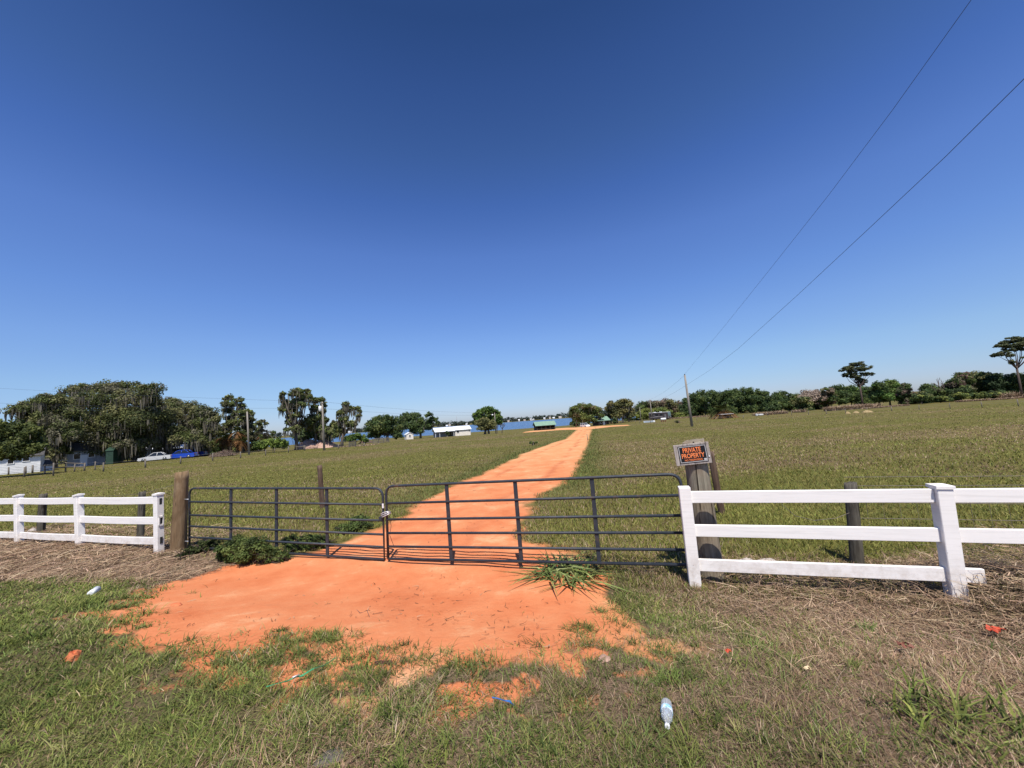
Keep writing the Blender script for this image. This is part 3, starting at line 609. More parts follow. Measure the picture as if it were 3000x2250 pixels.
bl = [('greyish dark tree left of the thin leaning pole', 1884, 1184, 18, 9, BRN+DKP), ('reddish brown budding tree behind the thin leaning pole', 1906, 1187, 20, 11, RED), ('brown twiggy tree behind the motorhome', 1930, 1184, 20, 10, BRN), ('pale brown budding tree with feathery top right of the motorhome', 1958, 1180, 22, 13, BRN+OLV), ('olive brown tree just left of the tall leaning pole', 1985, 1188, 16, 14, OLV+BRN)]
for i, (lb, u, v, ru, rv, pal) in enumerate(bl):
    tree('brown_tree', lb, 'tree', [(u, v, ru, rv), (u-ru*.4, v+rv*1.2, ru, rv), (u+ru*.5, v+rv*1.3, ru, rv*.9), (u, v+rv*2.1, ru*1.1, rv*.8)], 198, (u, 1226), pal, 3400, .42, 130+i, trunk=.2, subr=.55, group='brown budding trees behind the motorhome')
for i, (u, v) in enumerate([(1948, 1176), (1968, 1173), (1990, 1182)]):
    bare('bare_tree', ['bare feathery treetop above the motorhome roof', 'tallest bare feathery treetop right of the motorhome', 'bare treetop touching the tall leaning pole'][i], 197, (u, 1222), (u, v-2), 40+i, .45, (.17, .125, .105), .14, 4)
shrub('bush', 'low bright green bush in the grass right of the motorhome', [(1990,1216,14,8),(2000,1222,9,6)], 180, (1994,1228), YGP, 1400, .35, 141)
DT = [(2008,1175,12,11),(2028,1163,14,12),(2046,1157,14,12),(2066,1152,15,12),(2086,1154,15,12),(2107,1154,16,12),(2132,1152,17,12),(2154,1149,16,12),(2177,1147,17,12),(2198,1147,16,12),(2218,1152,15,11),(2240,1153,16,11)]
ords = ['first', 'second', 'third', 'fourth', 'fifth', 'sixth', 'seventh', 'eighth', 'ninth', 'tenth', 'eleventh', 'twelfth']
for i, (u, v, ru, rv) in enumerate(DT):
    tree('grove_tree', ords[i]+' dark green tree from the left in the tall grove right of the leaning pole', 'tree', [(u, v, ru, rv), (u-6, v+16, ru, rv*1.1), (u+7, v+18, ru, rv*1.1), (u, v+34, ru*1.1, rv*1.2), (u-7, v+46, ru, rv), (u+7, v+50, ru, rv)], 184+(i % 3)*5, (u, 1222-.07*(u-2000)), DKP, 4200, .38, 150+i, trunk=.25, group='dark grove trees')
for i, (lb, u, v, ru, rv, pal) in enumerate([('lower dark tree where the grove ends', 2262, 1166, 18, 12, DKP), ('dark rounded tree behind the left reeds', 2290, 1158, 22, 12, DKP), ('dark tree left of the pale twiggy crown', 2325, 1166, 20, 12, DKP+OLV), ('olive low tree behind the reeds', 2352, 1172, 20, 12, OLV+DKP), ('pale brown twiggy tree behind the hedge line', 2380, 1150, 28, 10, [(.16, .125, .10), (.12, .095, .072)]), ('dark tree right of the pale twiggy crown', 2405, 1160, 24, 14, DKP), ('grey topped tree left of the tall pine', 2424, 1145, 18, 12, BRN+DKP), ('rounded dark tree left of the tall pine trunk', 2458, 1140, 24, 13, DKP), ('dark tree directly behind the tall pine trunk', 2495, 1138, 28, 13, DKP+RNDP), ('dark tree right of the tall pine trunk', 2535, 1146, 22, 14, DKP)]):
    tree('wood_tree', lb, 'tree', [(u, v, ru, rv), (u-ru*.5, v+rv*1.1, ru*.9, rv), (u+ru*.5, v+rv*1.2, ru*.9, rv), (u, v+rv*2., ru*1.1, rv*.9), (u-ru*.6, v+rv*2.6, ru*.8, rv*.8), (u+ru*.6, v+rv*2.6, ru*.8, rv*.8)], 128+(i*7 % 3)*4, (u, 1208-.07*(u-2260)), pal, 4200, .3, 170+i, trunk=.2, group='wood behind the reeds')
for i, (lb, u, v, ru, rv, pal) in enumerate([('wide green tree right of the tall pine', 2575, 1132, 24, 12, RNDP+DKP), ('bright green rounded tree beside the brown tree', 2608, 1124, 24, 13, RNDP), ('reddish brown bare looking tree in the gap of the treeline', 2650, 1138, 16, 13, RED+DKP), ('low green scrub right of the reddish tree', 2700, 1160, 22, 10, DKP+OLV), ('dark rounded tree left of the dead snag', 2730, 1136, 24, 14, DKP), ('dark tree right of the dead snag', 2780, 1132, 20, 14, DKP+RED), ('greyish topped tree in the right treeline', 2815, 1104, 24, 13, RED+DKP), ('green tree with a flat top in the right treeline', 2850, 1102, 28, 13, DKP+OLV), ('green tree left of the very dark tree', 2886, 1102, 22, 12, OLV+DKP), ('very dark tree left of the big right pine', 2912, 1106, 18, 16, [(.014, .024, .009), (.02, .03, .011)]), ('dark tree under the big right pine', 2956, 1112, 24, 16, DKP), ('dark tree at the right edge of the photo', 2998, 1106, 26, 18, DKP)]):
    tree('wood_tree', lb, 'tree', [(u, v, ru, rv), (u-ru*.6, v+rv*1.2, ru*.9, rv), (u+ru*.6, v+rv*1.2, ru*.9, rv), (u, v+rv*2.2, ru*1.1, rv), (u+ru*.3, v+rv*3., ru, rv*.8)], 99+(i*5 % 3)*3, (u, 1190-.07*(u-2560)), pal, 5200, .26, 190+i, trunk=.2, group='right hand treeline')
for i, (u, v, ru, rv) in enumerate([(2700,1165,26,7),(2755,1168,34,8),(2815,1160,30,9),(2870,1158,30,9),(2930,1155,30,8)]):
    shrub('scrub_bush', ords[i]+' low green scrub bush from the left at the foot of the right treeline', [(u, v, ru*.6, rv), (u-ru*.5, v+2, ru*.5, rv*.8), (u+ru*.5, v, ru*.5, rv*.8)], 92, (u, v+8), DKP+YGP, 2000, .22, 210+i, group='scrub at the foot of the treeline')
tree('pine_tree', 'tall flat topped pine standing alone above the wood', 'tree', [(2511, 1066, 22.1, 7.5),(2484, 1079, 17.0, 6.0),(2466, 1085, 8.5, 4.5),(2535, 1077, 16.1, 7.5),(2508, 1083, 27.2, 7.5),(2485, 1096, 15.3, 6.0),(2477, 1102, 8.5, 4.5),(2507, 1100, 15.3, 9.0),(2531, 1096, 12.8, 7.5),(2554, 1096, 6.8, 6.0),(2517, 1115, 12.8, 9.0),(2536, 1117, 6.0, 6.0),(2525, 1125, 7.6, 4.5)], 112, (2527,1187), PIN, 7500, .24, 230, trunk=.24, bark=PBARK, upb=.9, flat=.6, subr=.45, shell=.6, trunk_top=(.1, 0, 6.6))
tree('pine_tree', 'big spreading pine cut by the right edge of the photo', 'tree', [(2961, 997, 20.4, 9.0),(2991, 994, 20.4, 9.0),(2934, 1010, 17.0, 7.5),(2972, 1010, 25.5, 9.0),(3015, 1005, 20.4, 9.0),(2957, 1022, 14.4, 7.5),(2990, 1020, 18.7, 9.0),(2940, 1035, 15.3, 7.5),(2915, 1040, 10.2, 6.0),(2957, 1041, 11.0, 6.0),(2965, 1060, 6.8, 7.5),(3030, 1030, 17.0, 9.0),(3010, 1045, 11.9, 6.0)], 96, (2994,1165), PIN, 9000, .23, 231, trunk=.25, bark=PBARK, upb=.9, flat=.6, subr=.45, shell=.6, trunk_top=(.15, 0, 8.0))
bare('dead_tree', 'bare grey dead snag poking out of the right treeline', 101, (2768,1170), (2763,1096), 61, .45, (.17, .13, .115), .26, 3, cat='dead tree')
# far lakeshore
V = []; C = []; rg = np.random.default_rng(5)
xs = np.concatenate([np.arange(-1500, -420, 16), np.arange(-420, 330, 9)])
cs = [(x+rg.uniform(-4, 4), 945+rg.uniform(0, 40), -3.4+rg.uniform(2, 5.5)) for x in xs]; rr = [(rg.uniform(8, 15), 8, rg.uniform(5, 8)) for _ in xs]
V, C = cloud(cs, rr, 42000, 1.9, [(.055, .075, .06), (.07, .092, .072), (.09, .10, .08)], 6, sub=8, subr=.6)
o = nmesh('shore_wood', V, 4, C, LEAF); tag(o, 'low distant wood lining the far shore of the lake', 'wood', kind='stuff')
o = nmesh('shore_wood', *(lambda q: (q[0], 4, q[1]))(cloud([(x, 300-.0*x+rg.uniform(-6, 6), -1.5) for x in np.arange(130, 520, 9)], [(8, 8, rg.uniform(4.5, 6.5)) for _ in np.arange(130, 520, 9)], 9000, 1.1, DKP, 8, sub=6)), LEAF); tag(o, 'distant wood seen behind the gaps of the right treeline', 'wood', kind='stuff')

# ------------------------------------------------------------------ buildings
WHITE = mat('white_siding', [(.62, .62, .62), (.78, .78, .77)], .6, 1.5)
WROOF = mat('white_metal_roof', [(.66, .68, .70), (.78, .80, .82)], .4, 1.)
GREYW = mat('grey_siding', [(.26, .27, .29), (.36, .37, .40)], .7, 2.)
DARK = mat('dark_shingle', [(.045, .042, .042), (.09, .085, .08)], .9, 5.)
GREENR = mat('green_metal_roof', [(.16, .26, .19), (.22, .33, .25)], .5, 1.)
GREENW = mat('green_siding', [(.014, .038, .024), (.022, .055, .034)], .6, 2.)
WOODD = mat('dark_wood', [(.035, .026, .02), (.08, .06, .045)], .85, 4., stretch=(1, 1, .3))
GLASS = mat('dark_glass', [(.012, .015, .02)], .08, spec=.6)
TRIM = mat('white_trim', [(.74, .74, .74)], .5)
CREAM = mat('cream_siding', [(.66, .60, .52), (.76, .71, .63)], .65, 1.5)
def siding(mb, x0, x1, y, z0, z1, step=.2):
    z = z0
    while z < z1-.01:
        e = min(z+step, z1)
        mb.add([(x0, y-.02, z), (x1, y-.02, z), (x1, y, e), (x0, y, e), (x0, y, z), (x1, y, z)], [(0, 1, 2, 3), (0, 4, 5, 1)]); z = e
def house(name, label, base, rotz, L, D, Hh, roofh, wm, rm, windows=(), cat='house', over=.35, gable_x=True, door=None, step=.22):
    """long wall along local x, front at local y=0, depth D behind"""
    t = thing(name, label, cat, base, rotz)
    mb = MB(); mb.box((L/2, D/2, Hh/2-.2), (L, D, Hh+.4)); siding(mb, 0, L, -.004, .15, Hh, step)
    if gable_x:
        for x in (.002, L-.002): mb.add([(x, 0, Hh), (x, D, Hh), (x, D/2, Hh+roofh)], [(0, 1, 2)])
    else:
        for y in (-.012, D+.002): mb.add([(0, y, Hh), (L, y, Hh), (L/2, y, Hh+roofh)], [(0, 1, 2)])
    mb.build('wall', wm, t)
    r = MB(); s = roofh/((D if gable_x else L)/2); th = .08
    if gable_x: pr = [(-over, Hh-over*s), (D/2, Hh+roofh), (D+over, Hh-over*s), (D+over, Hh-over*s+th), (D/2, Hh+roofh+th), (-over, Hh-over*s+th)]; r.prism(pr, (-over, L+over), (0, 0, .01), (0, 1, 0), (0, 0, 1), (1, 0, 0))
    else: pr = [(-over, Hh-over*s), (L/2, Hh+roofh), (L+over, Hh-over*s), (L+over, Hh-over*s+th), (L/2, Hh+roofh+th), (-over, Hh-over*s+th)]; r.prism(pr, (-over, D+over), (0, 0, .01), (1, 0, 0), (0, 0, 1), (0, 1, 0))
    r.build('roof', rm, t)
    for (x, z, w, h) in windows:
        f = MB(); b_ = .09
        for (cx, cz, sx, sz) in [(x, z+h/2+b_/2, w+2*b_, b_), (x, z-h/2-b_/2, w+2*b_, b_), (x-w/2-b_/2, z, b_, h), (x+w/2+b_/2, z, b_, h)]: f.box((cx, -.05, cz), (sx, .08, sz))
        fo = f.build('window', TRIM, t); g_ = MB(); g_.box((x, -.03, z), (w, .05, h)); g_.build('pane', GLASS, fo)
    if door:
        x, w, h = door; d = MB(); d.box((x, -.04, h/2), (w, .07, h), bev=.01); d.build('door', TRIM, t)
    return t
def on(u, v, depth):
    p = W(u, v, depth); return np.array([p[0], p[1], float(terr(p[0], p[1]))])
def span(u0_, v0_, u1_, v1_, d0, d1=None):
    a = on(u0_, v0_, d0); b_ = on(u1_, v1_, d1 or d0); L = np.hypot(*(b_-a)[:2]); return a, math.atan2(b_[1]-a[1], b_[0]-a[0]), L
a, rz, L = span(-70, 1393, 117, 1388, 53.5, 57.5)
house('clapboard_house', 'white clapboard house at the left edge with two small windows', a, rz, L, 3.6, 2.55, 1.1, WHITE, DARK, [(L*96/187, 1.75, .5, .55), (L*142/187, 1.95, .55, .55)], door=None)
a, rz, L = span(119, 1389, 155, 1387, 59, 60.2)
house('lean_to', 'low white block annex right of the white clapboard house', a, rz, L, 4, .8, .9, WHITE, DARK, cat='annex', over=.15)
a, rz, L = span(196, 1372, 308, 1365, 67, 70.5)
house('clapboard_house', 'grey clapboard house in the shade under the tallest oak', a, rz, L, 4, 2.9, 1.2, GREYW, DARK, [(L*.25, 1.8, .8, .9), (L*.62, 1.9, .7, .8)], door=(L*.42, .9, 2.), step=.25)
a, rz, L = span(309, 1366, 331, 1364, 68, 68.4)
house('garden_shed', 'dark green shed beside the grey house', a, rz, L, 2.5, 2.4, .6, GREENW, GREENW, cat='shed', over=.1, door=None)
a, rz, L = span(425, 1356, 535, 1348, 84, 86)
house('farm_building', 'pale building with a white roof behind the parked cars', a, rz, L, 7, 2.3, 1.2, mat('pale_wall', [(.42, .43, .45), (.5, .5, .52)], .7, 2.), WROOF, [(L*.8, 1.7, 1.6, .4)], door=(L*.12, .9, 2.), over=.7)
# small shed + long white house
a, rz, L = span(1191, 1288, 1211, 1287, 150, 149.6)
t = house('garden_shed', 'small white shed with a pale roof at the foot of the dark tree', on(1191, 1288, 149), RAD(28), 2.7, 3.4, 2.0, .75, CREAM, WROOF, [(1.35, 1.35, .55, .8)], cat='shed', over=.2, gable_x=False)
p0, rz, L = span(1334, 1276, 1379, 1272, 152, 154)
t = house('long_house', 'long low white house with a porch in front of the lake', p0, rz, L, 7, 2.45, 1.3, CREAM, WROOF, [(L*.18, 1.75, .9, .9), (L*.92, 1.9, .4, .8)], over=.4)
pl = 7.8
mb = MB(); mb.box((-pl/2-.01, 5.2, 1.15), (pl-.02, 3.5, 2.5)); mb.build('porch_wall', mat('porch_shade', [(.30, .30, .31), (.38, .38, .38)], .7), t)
mb = MB(); mb.prism([(-2.6, 2.15), (3.5, 3.7), (7.4, 2.3), (7.4, 2.38), (3.5, 3.79), (-2.6, 2.23)], (-pl-.5, -.42), (0, 0, 0), (0, 1, 0), (0, 0, 1), (1, 0, 0)); mb.build('porch_roof', WROOF, t)
for x in (-.9, -3.6, -6.4, -8.): mb = MB(); mb.box((x, -2.2, 1.), (.14, .14, 2.4)); mb.build('porch_post', TRIM, t)
mb = MB(); mb.box((-pl*.5, 1.4, -.1), (pl, 7.4, .25)); mb.build('porch_floor', mat('porch_slab', [(.4, .38, .35)], .8), t)
mb = MB(); mb.box((-1.4, 3.4, 1.1), (1., .06, 2.1)); mb.build('door', GLASS, t)
shrub('bush', 'small dark bush in front of the white house porch', [(1310,1267,5,5),(1312,1273,5,4)], 144, (1311,1279), DKP, 500, .25, 241)
# green roofed barn
p0, rz, L = span(1571, 1259, 1627, 1255, 150, 151)
t = thing('open_barn', 'open fronted barn with a green metal roof beside the lake', 'barn', p0, rz)
mb = MB(); mb.prism([(-.9, 1.75), (2.4, 3.3), (5.6, 1.8), (5.6, 1.88), (2.4, 3.39), (-.9, 1.83)], (-.4, L+.4), (0, 0, 0), (0, 1, 0), (0, 0, 1), (1, 0, 0)); mb.build('roof', GREENR, t)
mb = MB(); mb.box((L/2, 4.8, .8), (L, .12, 2.2)); mb.box((.06, 2.4, .85), (.12, 4.7, 2.3)); mb.box((L-.06, 2.4, .85), (.12, 4.7, 2.3)); mb.build('wall', WOODD, t)
for k in range(5): mb = MB(); mb.box((.3+(L-.6)*k/4, -.3, .8), (.2, .2, 2.1)); mb.build('post', WOODD, t)
mb = MB(); mb.box((L/2, -.25, .55), (L-.2, .08, .16)); mb.build('rail', WOODD, t)
# green roofed house
p0, rz, L = span(1752, 1241, 1784, 1239, 170, 171)
t = house('cabin', 'dark cabin with a green metal roof between the oak and the cypresses', p0, rz, L, 6, 2.3, 1.5, WOODD, GREENR, [(L*.3, 1.4, .9, 1.)], over=.7, door=(L*.55, .9, 2.))
for k in range(4): mb = MB(); mb.box((.2+(L-.4)*k/3, -1.0, 1.0), (.13, .13, 2.2)); mb.build('porch_post', WOODD, t)
mb = MB(); mb.prism([(-1.3, 2.0), (.0, 2.35), (.0, 2.42), (-1.3, 2.07)], (-.3, L+.3), (0, 0, 0), (0, 1, 0), (0, 0, 1), (1, 0, 0)); mb.build('porch_roof', GREENR, t)
# far lakeshore houses
hs = [(1313,1247,20),(1320,1246,14),(1368,1240,12),(1490,1236,10),(1520,1234,14),(1535,1232,14),(1556,1228,26),(1575,1229,16),(1597,1226,18),(1612,1224,12),(1622,1221,12),(1640,1224,14),(1655,1221,14),(868,1271,12),(1030,1263,22)]
for i, (u, v, w) in enumerate(hs):
    p = W(u+(i*29 % 7)-3, v+3, 936+(i*17 % 5)*4); w = w*.85*(.28+.09*(i*13 % 4)); hh = 1.5+(i*37 % 5)*.45; zz = float(terr(p[0], p[1]))
    t = thing('lakeside_house', (ords[i] if i < 12 else ['thirteenth', 'fourteenth', 'fifteenth'][i-12])+' pale house from the left in the far lakeshore row', 'house', (p[0], p[1], zz), group='houses on the far lakeshore')
    mb = MB(); mb.box((0, 0, hh/2-.3), (w, 8, hh+.6)); mb.build('wall', [WHITE, CREAM][i % 2], t)
    mb = MB(); mb.prism([(-4.6, hh-.1), (0, hh+1.6), (4.6, hh-.1)], (-w/2-.4, w/2+.4), (0, 0, 0), (0, 1, 0), (0, 0, 1), (1, 0, 0)); mb.build('roof', [WROOF, mat('tan_roof', [(.4, .33, .28)], .8)][i % 2], t)
p = W(1339, 1246, 960); t = thing('radio_mast', 'thin radio mast rising above the far lakeshore', 'mast', (p[0], p[1], -3.5))
mb = MB(); mb.tube([(0, 0, 0), (0, 0, 24)], [.5, .25], 5); mb.build('lattice', mat('mast_steel', [(.25, .22, .22)], .6), t)

# ------------------------------------------------------------------ vehicles
TYRE = mat('tyre', [(.012, .012, .012)], .9); RIM = mat('wheel_rim', [(.35, .36, .37)], .35, metal=.8)
LAMP = mat('lamp_lens', [(.55, .56, .58)], .15); TAIL = mat('tail_lens', [(.30, .015, .012)], .2)
def car(name, label, cat, base, rotz, L, Wd, Hh, body, kind):
    """front towards local +x"""
    t = thing(name, label, cat, base, rotz); pm = mat('car_paint_%d' % int(sum(body)*1000), [body, tuple(min(1, c*1.06) for c in body)], .28, 2., coat=.6)
    zb = .22; zs = Hh*.60; h = L/2
    hood = {'sedan': .30, 'suv': .28, 'pickup': .28}[kind]; 
    prof = [(-h, zb+.1), (-h+.05, zs-.08), (-h+.18, zs), (h-L*hood, zs), (h-.35, zs-.16), (h-.06, zs-.32), (h, zb+.12), (h-.1, zb), (-h+.1, zb)]
    mb = MB(); w = Wd/2
    def sec(y, k): return [(x*k, y, z) for x, z in prof]
    n = len(prof); rows = [(-w, .985), (-w+.08, 1.), (w-.08, 1.), (w, .985)]
    vs = []
    for (y, k) in rows: vs += sec(y, k)
    fs = [tuple(range(n)), tuple(range(3*n, 4*n))[::-1]]
    for r_ in range(3): fs += [(r_*n+i, r_*n+(i+1) % n, (r_+1)*n+(i+1) % n, (r_+1)*n+i) for i in range(n)]
    mb.add(vs, fs); bo = mb.build('body', pm, t)
    if kind == 'sedan': cab = [(-h+L*.16, zs), (-h+L*.30, Hh), (h-L*.46, Hh), (h-L*.29, zs)]
    elif kind == 'suv': cab = [(-h+.06, zs), (-h+.32, Hh), (h-L*.44, Hh), (h-L*.28, zs)]
    else: cab = [(-h+L*.42, zs), (-h+L*.45, Hh), (h-L*.43, Hh), (h-L*.28, zs)]
    g_ = MB(); wi = w-.06; wt = w-.28; (x0, _), (x1, _), (x2, _), (x3, _) = cab
    vs = [(x0, -wi, zs), (x3, -wi, zs), (x3, wi, zs), (x0, wi, zs), (x1, -wt, Hh-.04), (x2, -wt, Hh-.04), (x2, wt, Hh-.04), (x1, wt, Hh-.04)]
    g_.add(vs, [(4, 5, 6, 7), (0, 1, 5, 4), (1, 2, 6, 5), (2, 3, 7, 6), (3, 0, 4, 7)]); g_.build('windows', GLASS, t)
    r = MB(); r.box(((x1+x2)/2, 0, Hh-.01), (x2-x1+.1, 2*wt+.06, .07), bev=.02)
    for sy in (-1, 1):
        for (xa, xb) in ((x0, x1), (x3, x2), ((x0+x3)/2, (x1+x2)/2)):
            r.tube([(xa, sy*(wi+.005), zs-.02), (xb, sy*(wt+.015), Hh-.02)], .045, 5)
    r.build('roof', pm, t)
    wr = .34 if kind != 'sedan' else .32
    for sx in (-h+L*.19, h-L*.18):
        for sy in (-1, 1):
            m_ = MB(); m_.lathe([(0, wr*.8), (.02, wr), (.18, wr), (.2, wr*.8)], (sx, sy*(w-.19)-(.0 if sy > 0 else 0), wr), (0, sy, 0), 16); wo = m_.build('wheel', TYRE, t)
            m2 = MB(); m2.lathe([(0, wr*.6), (.03, wr*.62), (.05, wr*.25)], (sx, sy*(w+.0), wr), (0, sy, 0), 12); m2.build('rim', RIM, wo)
    for sy in (-1, 1):
        m_ = MB(); m_.box((h-.12, sy*(w-.28), zs-.26), (.16, .38, .14), bev=.02); m_.build('headlight', LAMP, t)
        m_ = MB(); m_.box((-h+.03, sy*(w-.22), zs-.18), (.08, .3, .16), bev=.02); m_.build('taillight', TAIL, t)
    m_ = MB(); m_.box((h-.01, 0, zb+.12), (.08, Wd*.9, .2), bev=.02); m_.box((-h+.01, 0, zb+.14), (.08, Wd*.92, .2), bev=.02); m_.build('bumper', pm, t)
    if kind == 'pickup':
        m_ = MB(); m_.box((-h+L*.21, 0, zs+.002), (L*.36, Wd-.2, .02)); m_.build('cargo_bed', mat('bed_liner', [(.02, .02, .025)], .8), t)
    return t
car('parked_car', 'white hatchback parked left of the blue car under the oaks', 'car', on(455, 1351, 70), RAD(214), 4.5, 1.8, 1.5, (.58, .58, .58), 'sedan')  # white body colour lowered, putting the shade of the oaks into the paint
car('parked_car', 'bright blue car parked right of the white hatchback', 'car', on(530, 1346, 73.5), RAD(200), 4.9, 1.85, 1.6, (.012, .06, .42), 'sedan')
car('parked_truck', 'silver vehicle half hidden behind the blue car', 'truck', on(528, 1342, 79), RAD(205), 5., 1.95, 1.85, (.33, .34, .36), 'suv')
car('parked_truck', 'dark blue pickup tail behind the bright blue car', 'truck', on(558, 1342, 77), RAD(200), 5.2, 1.95, 1.75, (.01, .022, .13), 'pickup')
car('parked_car', 'white car facing the camera under the broad oak beside the cabin', 'car', on(1714, 1247, 152), RAD(292), 4.6, 1.85, 1.6, (.78, .79, .80), 'suv')
# motorhome
b0 = on(1934, 1230, 168); t = thing('motorhome', 'large dark motorhome with a white roof parked at the edge of the wood', 'motorhome', b0, RAD(-52))
pm = mat('motorhome_paint', [(.05, .04, .045), (.09, .075, .08)], .3, 1.); hl = 4.6; w = 1.25
mb = MB(); mb.prism([(-hl, .5), (-hl, 3.2), (hl-.25, 3.2), (hl-.02, 2.6), (hl, 1.1), (hl-.1, .5)], (-w, w), (0, 0, 0), (1, 0, 0), (0, 0, 1), (0, 1, 0)); mb.build('body', pm, t)
mb = MB(); mb.box((-.1, 0, 3.26), (2*hl-.2, 2*w+.06, .13), bev=.04); ro = mb.build('roof', WROOF, t)
for x in (-2.2, .6): mb = MB(); mb.box((x, 0, 3.42), (.9, .7, .2), bev=.05); mb.build('roof_vent', WROOF, ro)
mb = MB(); mb.prism([(hl-.155, 2.95), (hl+.0, 2.5), (hl+.03, 1.55), (hl+.06, 1.55), (hl+.03, 2.55), (hl-.125, 3.0)], (-w+.12, w-.12), (0, 0, 0), (1, 0, 0), (0, 0, 1), (0, 1, 0)); mb.build('windscreen', mat('green_glass', [(.10, .15, .15)], .1), t)
for x, l in ((-3., 1.4), (-.8, 1.6), (1.5, 1.2)):
    mb = MB(); mb.box((x, -w-.005, 2.2), (l, .05, .75), bev=.01); mb.build('window', GLASS, t)
mb = MB(); mb.box((-.8, -w-.01, 1.35), (6.2, .02, .12), ax=[(math.cos(.06), 0, math.sin(.06)), (0, 1, 0), (-math.sin(.06), 0, math.cos(.06))]); mb.box((-1.4, -w-.014, 1.75), (3.5, .02, .1), ax=[(math.cos(-.22), 0, math.sin(-.22)), (0, 1, 0), (-math.sin(-.22), 0, math.cos(-.22))]); mb.build('stripe', mat('silver_stripe', [(.5, .48, .48)], .4), t)
mb = MB(); mb.box((3.4, -w-.01, 1.4), (.75, .04, 1.9), bev=.01); mb.build('door', mat('motorhome_door', [(.2, .19, .2)], .4), t)
for x in (-2.6, 2.9):
    for sy in (-1, 1):
        m_ = MB(); m_.lathe([(0, .4), (.02, .48), (.25, .48), (.27, .35)], (x, sy*(w-.25), .48), (0, sy, 0), 16); m_.build('wheel', TYRE, t)
for sy in (-1, 1): m_ = MB(); m_.box((hl+.02, sy*.85, 1.), (.06, .4, .22), bev=.02); m_.build('headlight', LAMP, t)
# things in the far field
b0 = on(1944, 1236, 100); t = thing('water_tank', 'white tank on a low brown wooden stand in front of the motorhome', 'tank', b0)
mb = MB(); mb.tube([(-.65, 0, .75), (-.6, 0, .75), (.6, 0, .75), (.65, 0, .75)], [.2, .3, .3, .2], 14); mb.build('drum', TRIM, t)
for x in (-.5, 0, .5): mb = MB(); mb.box((x, 0, .2), (.12, .5, .55)); mb.build('leg', mat('rust_wood', [(.22, .09, .05), (.3, .14, .08)], .8), t)
b0 = on(1903, 1237, 112); t = thing('feed_trough', 'long low pale blue trough left of the white tank', 'trough', b0)
mb = MB(); mb.prism([(-.35, .5), (-.25, .02), (.25, .02), (.35, .5), (.28, .5), (.2, .1), (-.2, .1), (-.28, .5)], (-1.6, 1.4), (0, 0, 0), (0, 1, 0), (0, 0, 1), (1, 0, 0)); mb.build('basin', mat('pale_blue', [(.42, .50, .58), (.55, .6, .66)], .5), t)
mb = MB(); mb.box((1.25, 0, .25), (.5, .75, .46), bev=.03); mb.build('end_tank', TRIM, t)
b0 = on(2120, 1228, 88); t = thing('hay_rack', 'low dark framed rack with a pale top under the palm', 'rack', b0+np.array([0, -1.2, 0]))
for x in (-1.3, 1.3):
    for y in (-.4, .4): mb = MB(); mb.box((x, y, .45), (.1, .1, 1.1)); mb.build('leg', WOODD, t)
mb = MB(); mb.box((0, 0, 1.04), (2.9, 1.1, .09)); mb.build('tabletop', mat('pale_board', [(.45, .42, .4)], .7), t)
def palm(name, label, base, depth, crown_v, r, seed, dead=.6, thick=.3, green=((.06, .075, .02), (.08, .09, .028)), brown=((.22, .11, .04), (.17, .085, .035), (.28, .15, .06))):
    b0 = on(*base, depth); top = W(base[0], crown_v, depth)-b0; t = thing(name, label, 'palm', b0); rg = np.random.default_rng(seed)
    mb = MB(); mb.tube([(0, 0, -.2), (.05, 0, top[2]*.5), (0, 0, top[2])], [thick*1.15, thick, thick*.9], 8, jit=.1); mb.build('trunk', BARK, t)
    def fronds(k, e0, e1, pal, nm):
        Vs = []; Cs = []
        for _ in range(k):
            az = rg.uniform(0, 2*np.pi); el = rg.uniform(e0, e1); L = r*rg.uniform(.75, 1.1); d = np.array([np.cos(az)*np.cos(el), np.sin(az)*np.cos(el), np.sin(el)])
            c = np.array(pal)[rg.integers(0, len(pal))]
            for s in np.linspace(.25, 1, 9):
                p = np.array([0, 0, top[2]])+d*L*s+np.array([0, 0, -.45*L*s*s]); side = np.cross(d, [0, 0, 1]); side /= np.linalg.norm(side)+1e-6
                for sg in (-1, 1):
                    q = p+side*sg*L*.34*(1.15-s*.8)+d*L*.15+np.array([0, 0, -.12*L]); ww = d*L*.045
                    Vs.append([p-ww, p+ww, q+ww*.3, q-ww*.3]); Cs.append(c*rg.uniform(.75, 1.25))
        nmesh(nm, np.array(Vs).reshape(-1, 3), 4, np.array(Cs), LEAF, t)
    fronds(26, -.2, 1.3, green, 'fronds')
    if dead: fronds(int(30*dead), -1.3, -.1, brown, 'dead_fronds')
    return t
palm('palm_tree', 'squat palm with orange brown dead fronds in the far field', (2121,1230), 90, 1199, 3.0, 301, 1.7, .42)
for i, (u, v, cv, lb) in enumerate([(652,1330,1280,'leftmost palm with hanging orange dead fronds behind the brush pile'), (668,1330,1284,'second palm with orange dead fronds behind the brush pile'), (695,1328,1263,'taller palm with orange dead fronds between the two thin cypresses'), (709,1328,1288,'short palm with orange dead fronds under the slender cypress')]):
    palm('palm_tree', lb, (u, v), 82, cv, 1.7, 310+i, 1.2, .2)
palm('palm_tree', 'small grey palm right of the slender cypress', (775,1318), 84, 1268, 1.8, 320, .4, .15, green=((.12, .11, .085), (.09, .085, .06)))
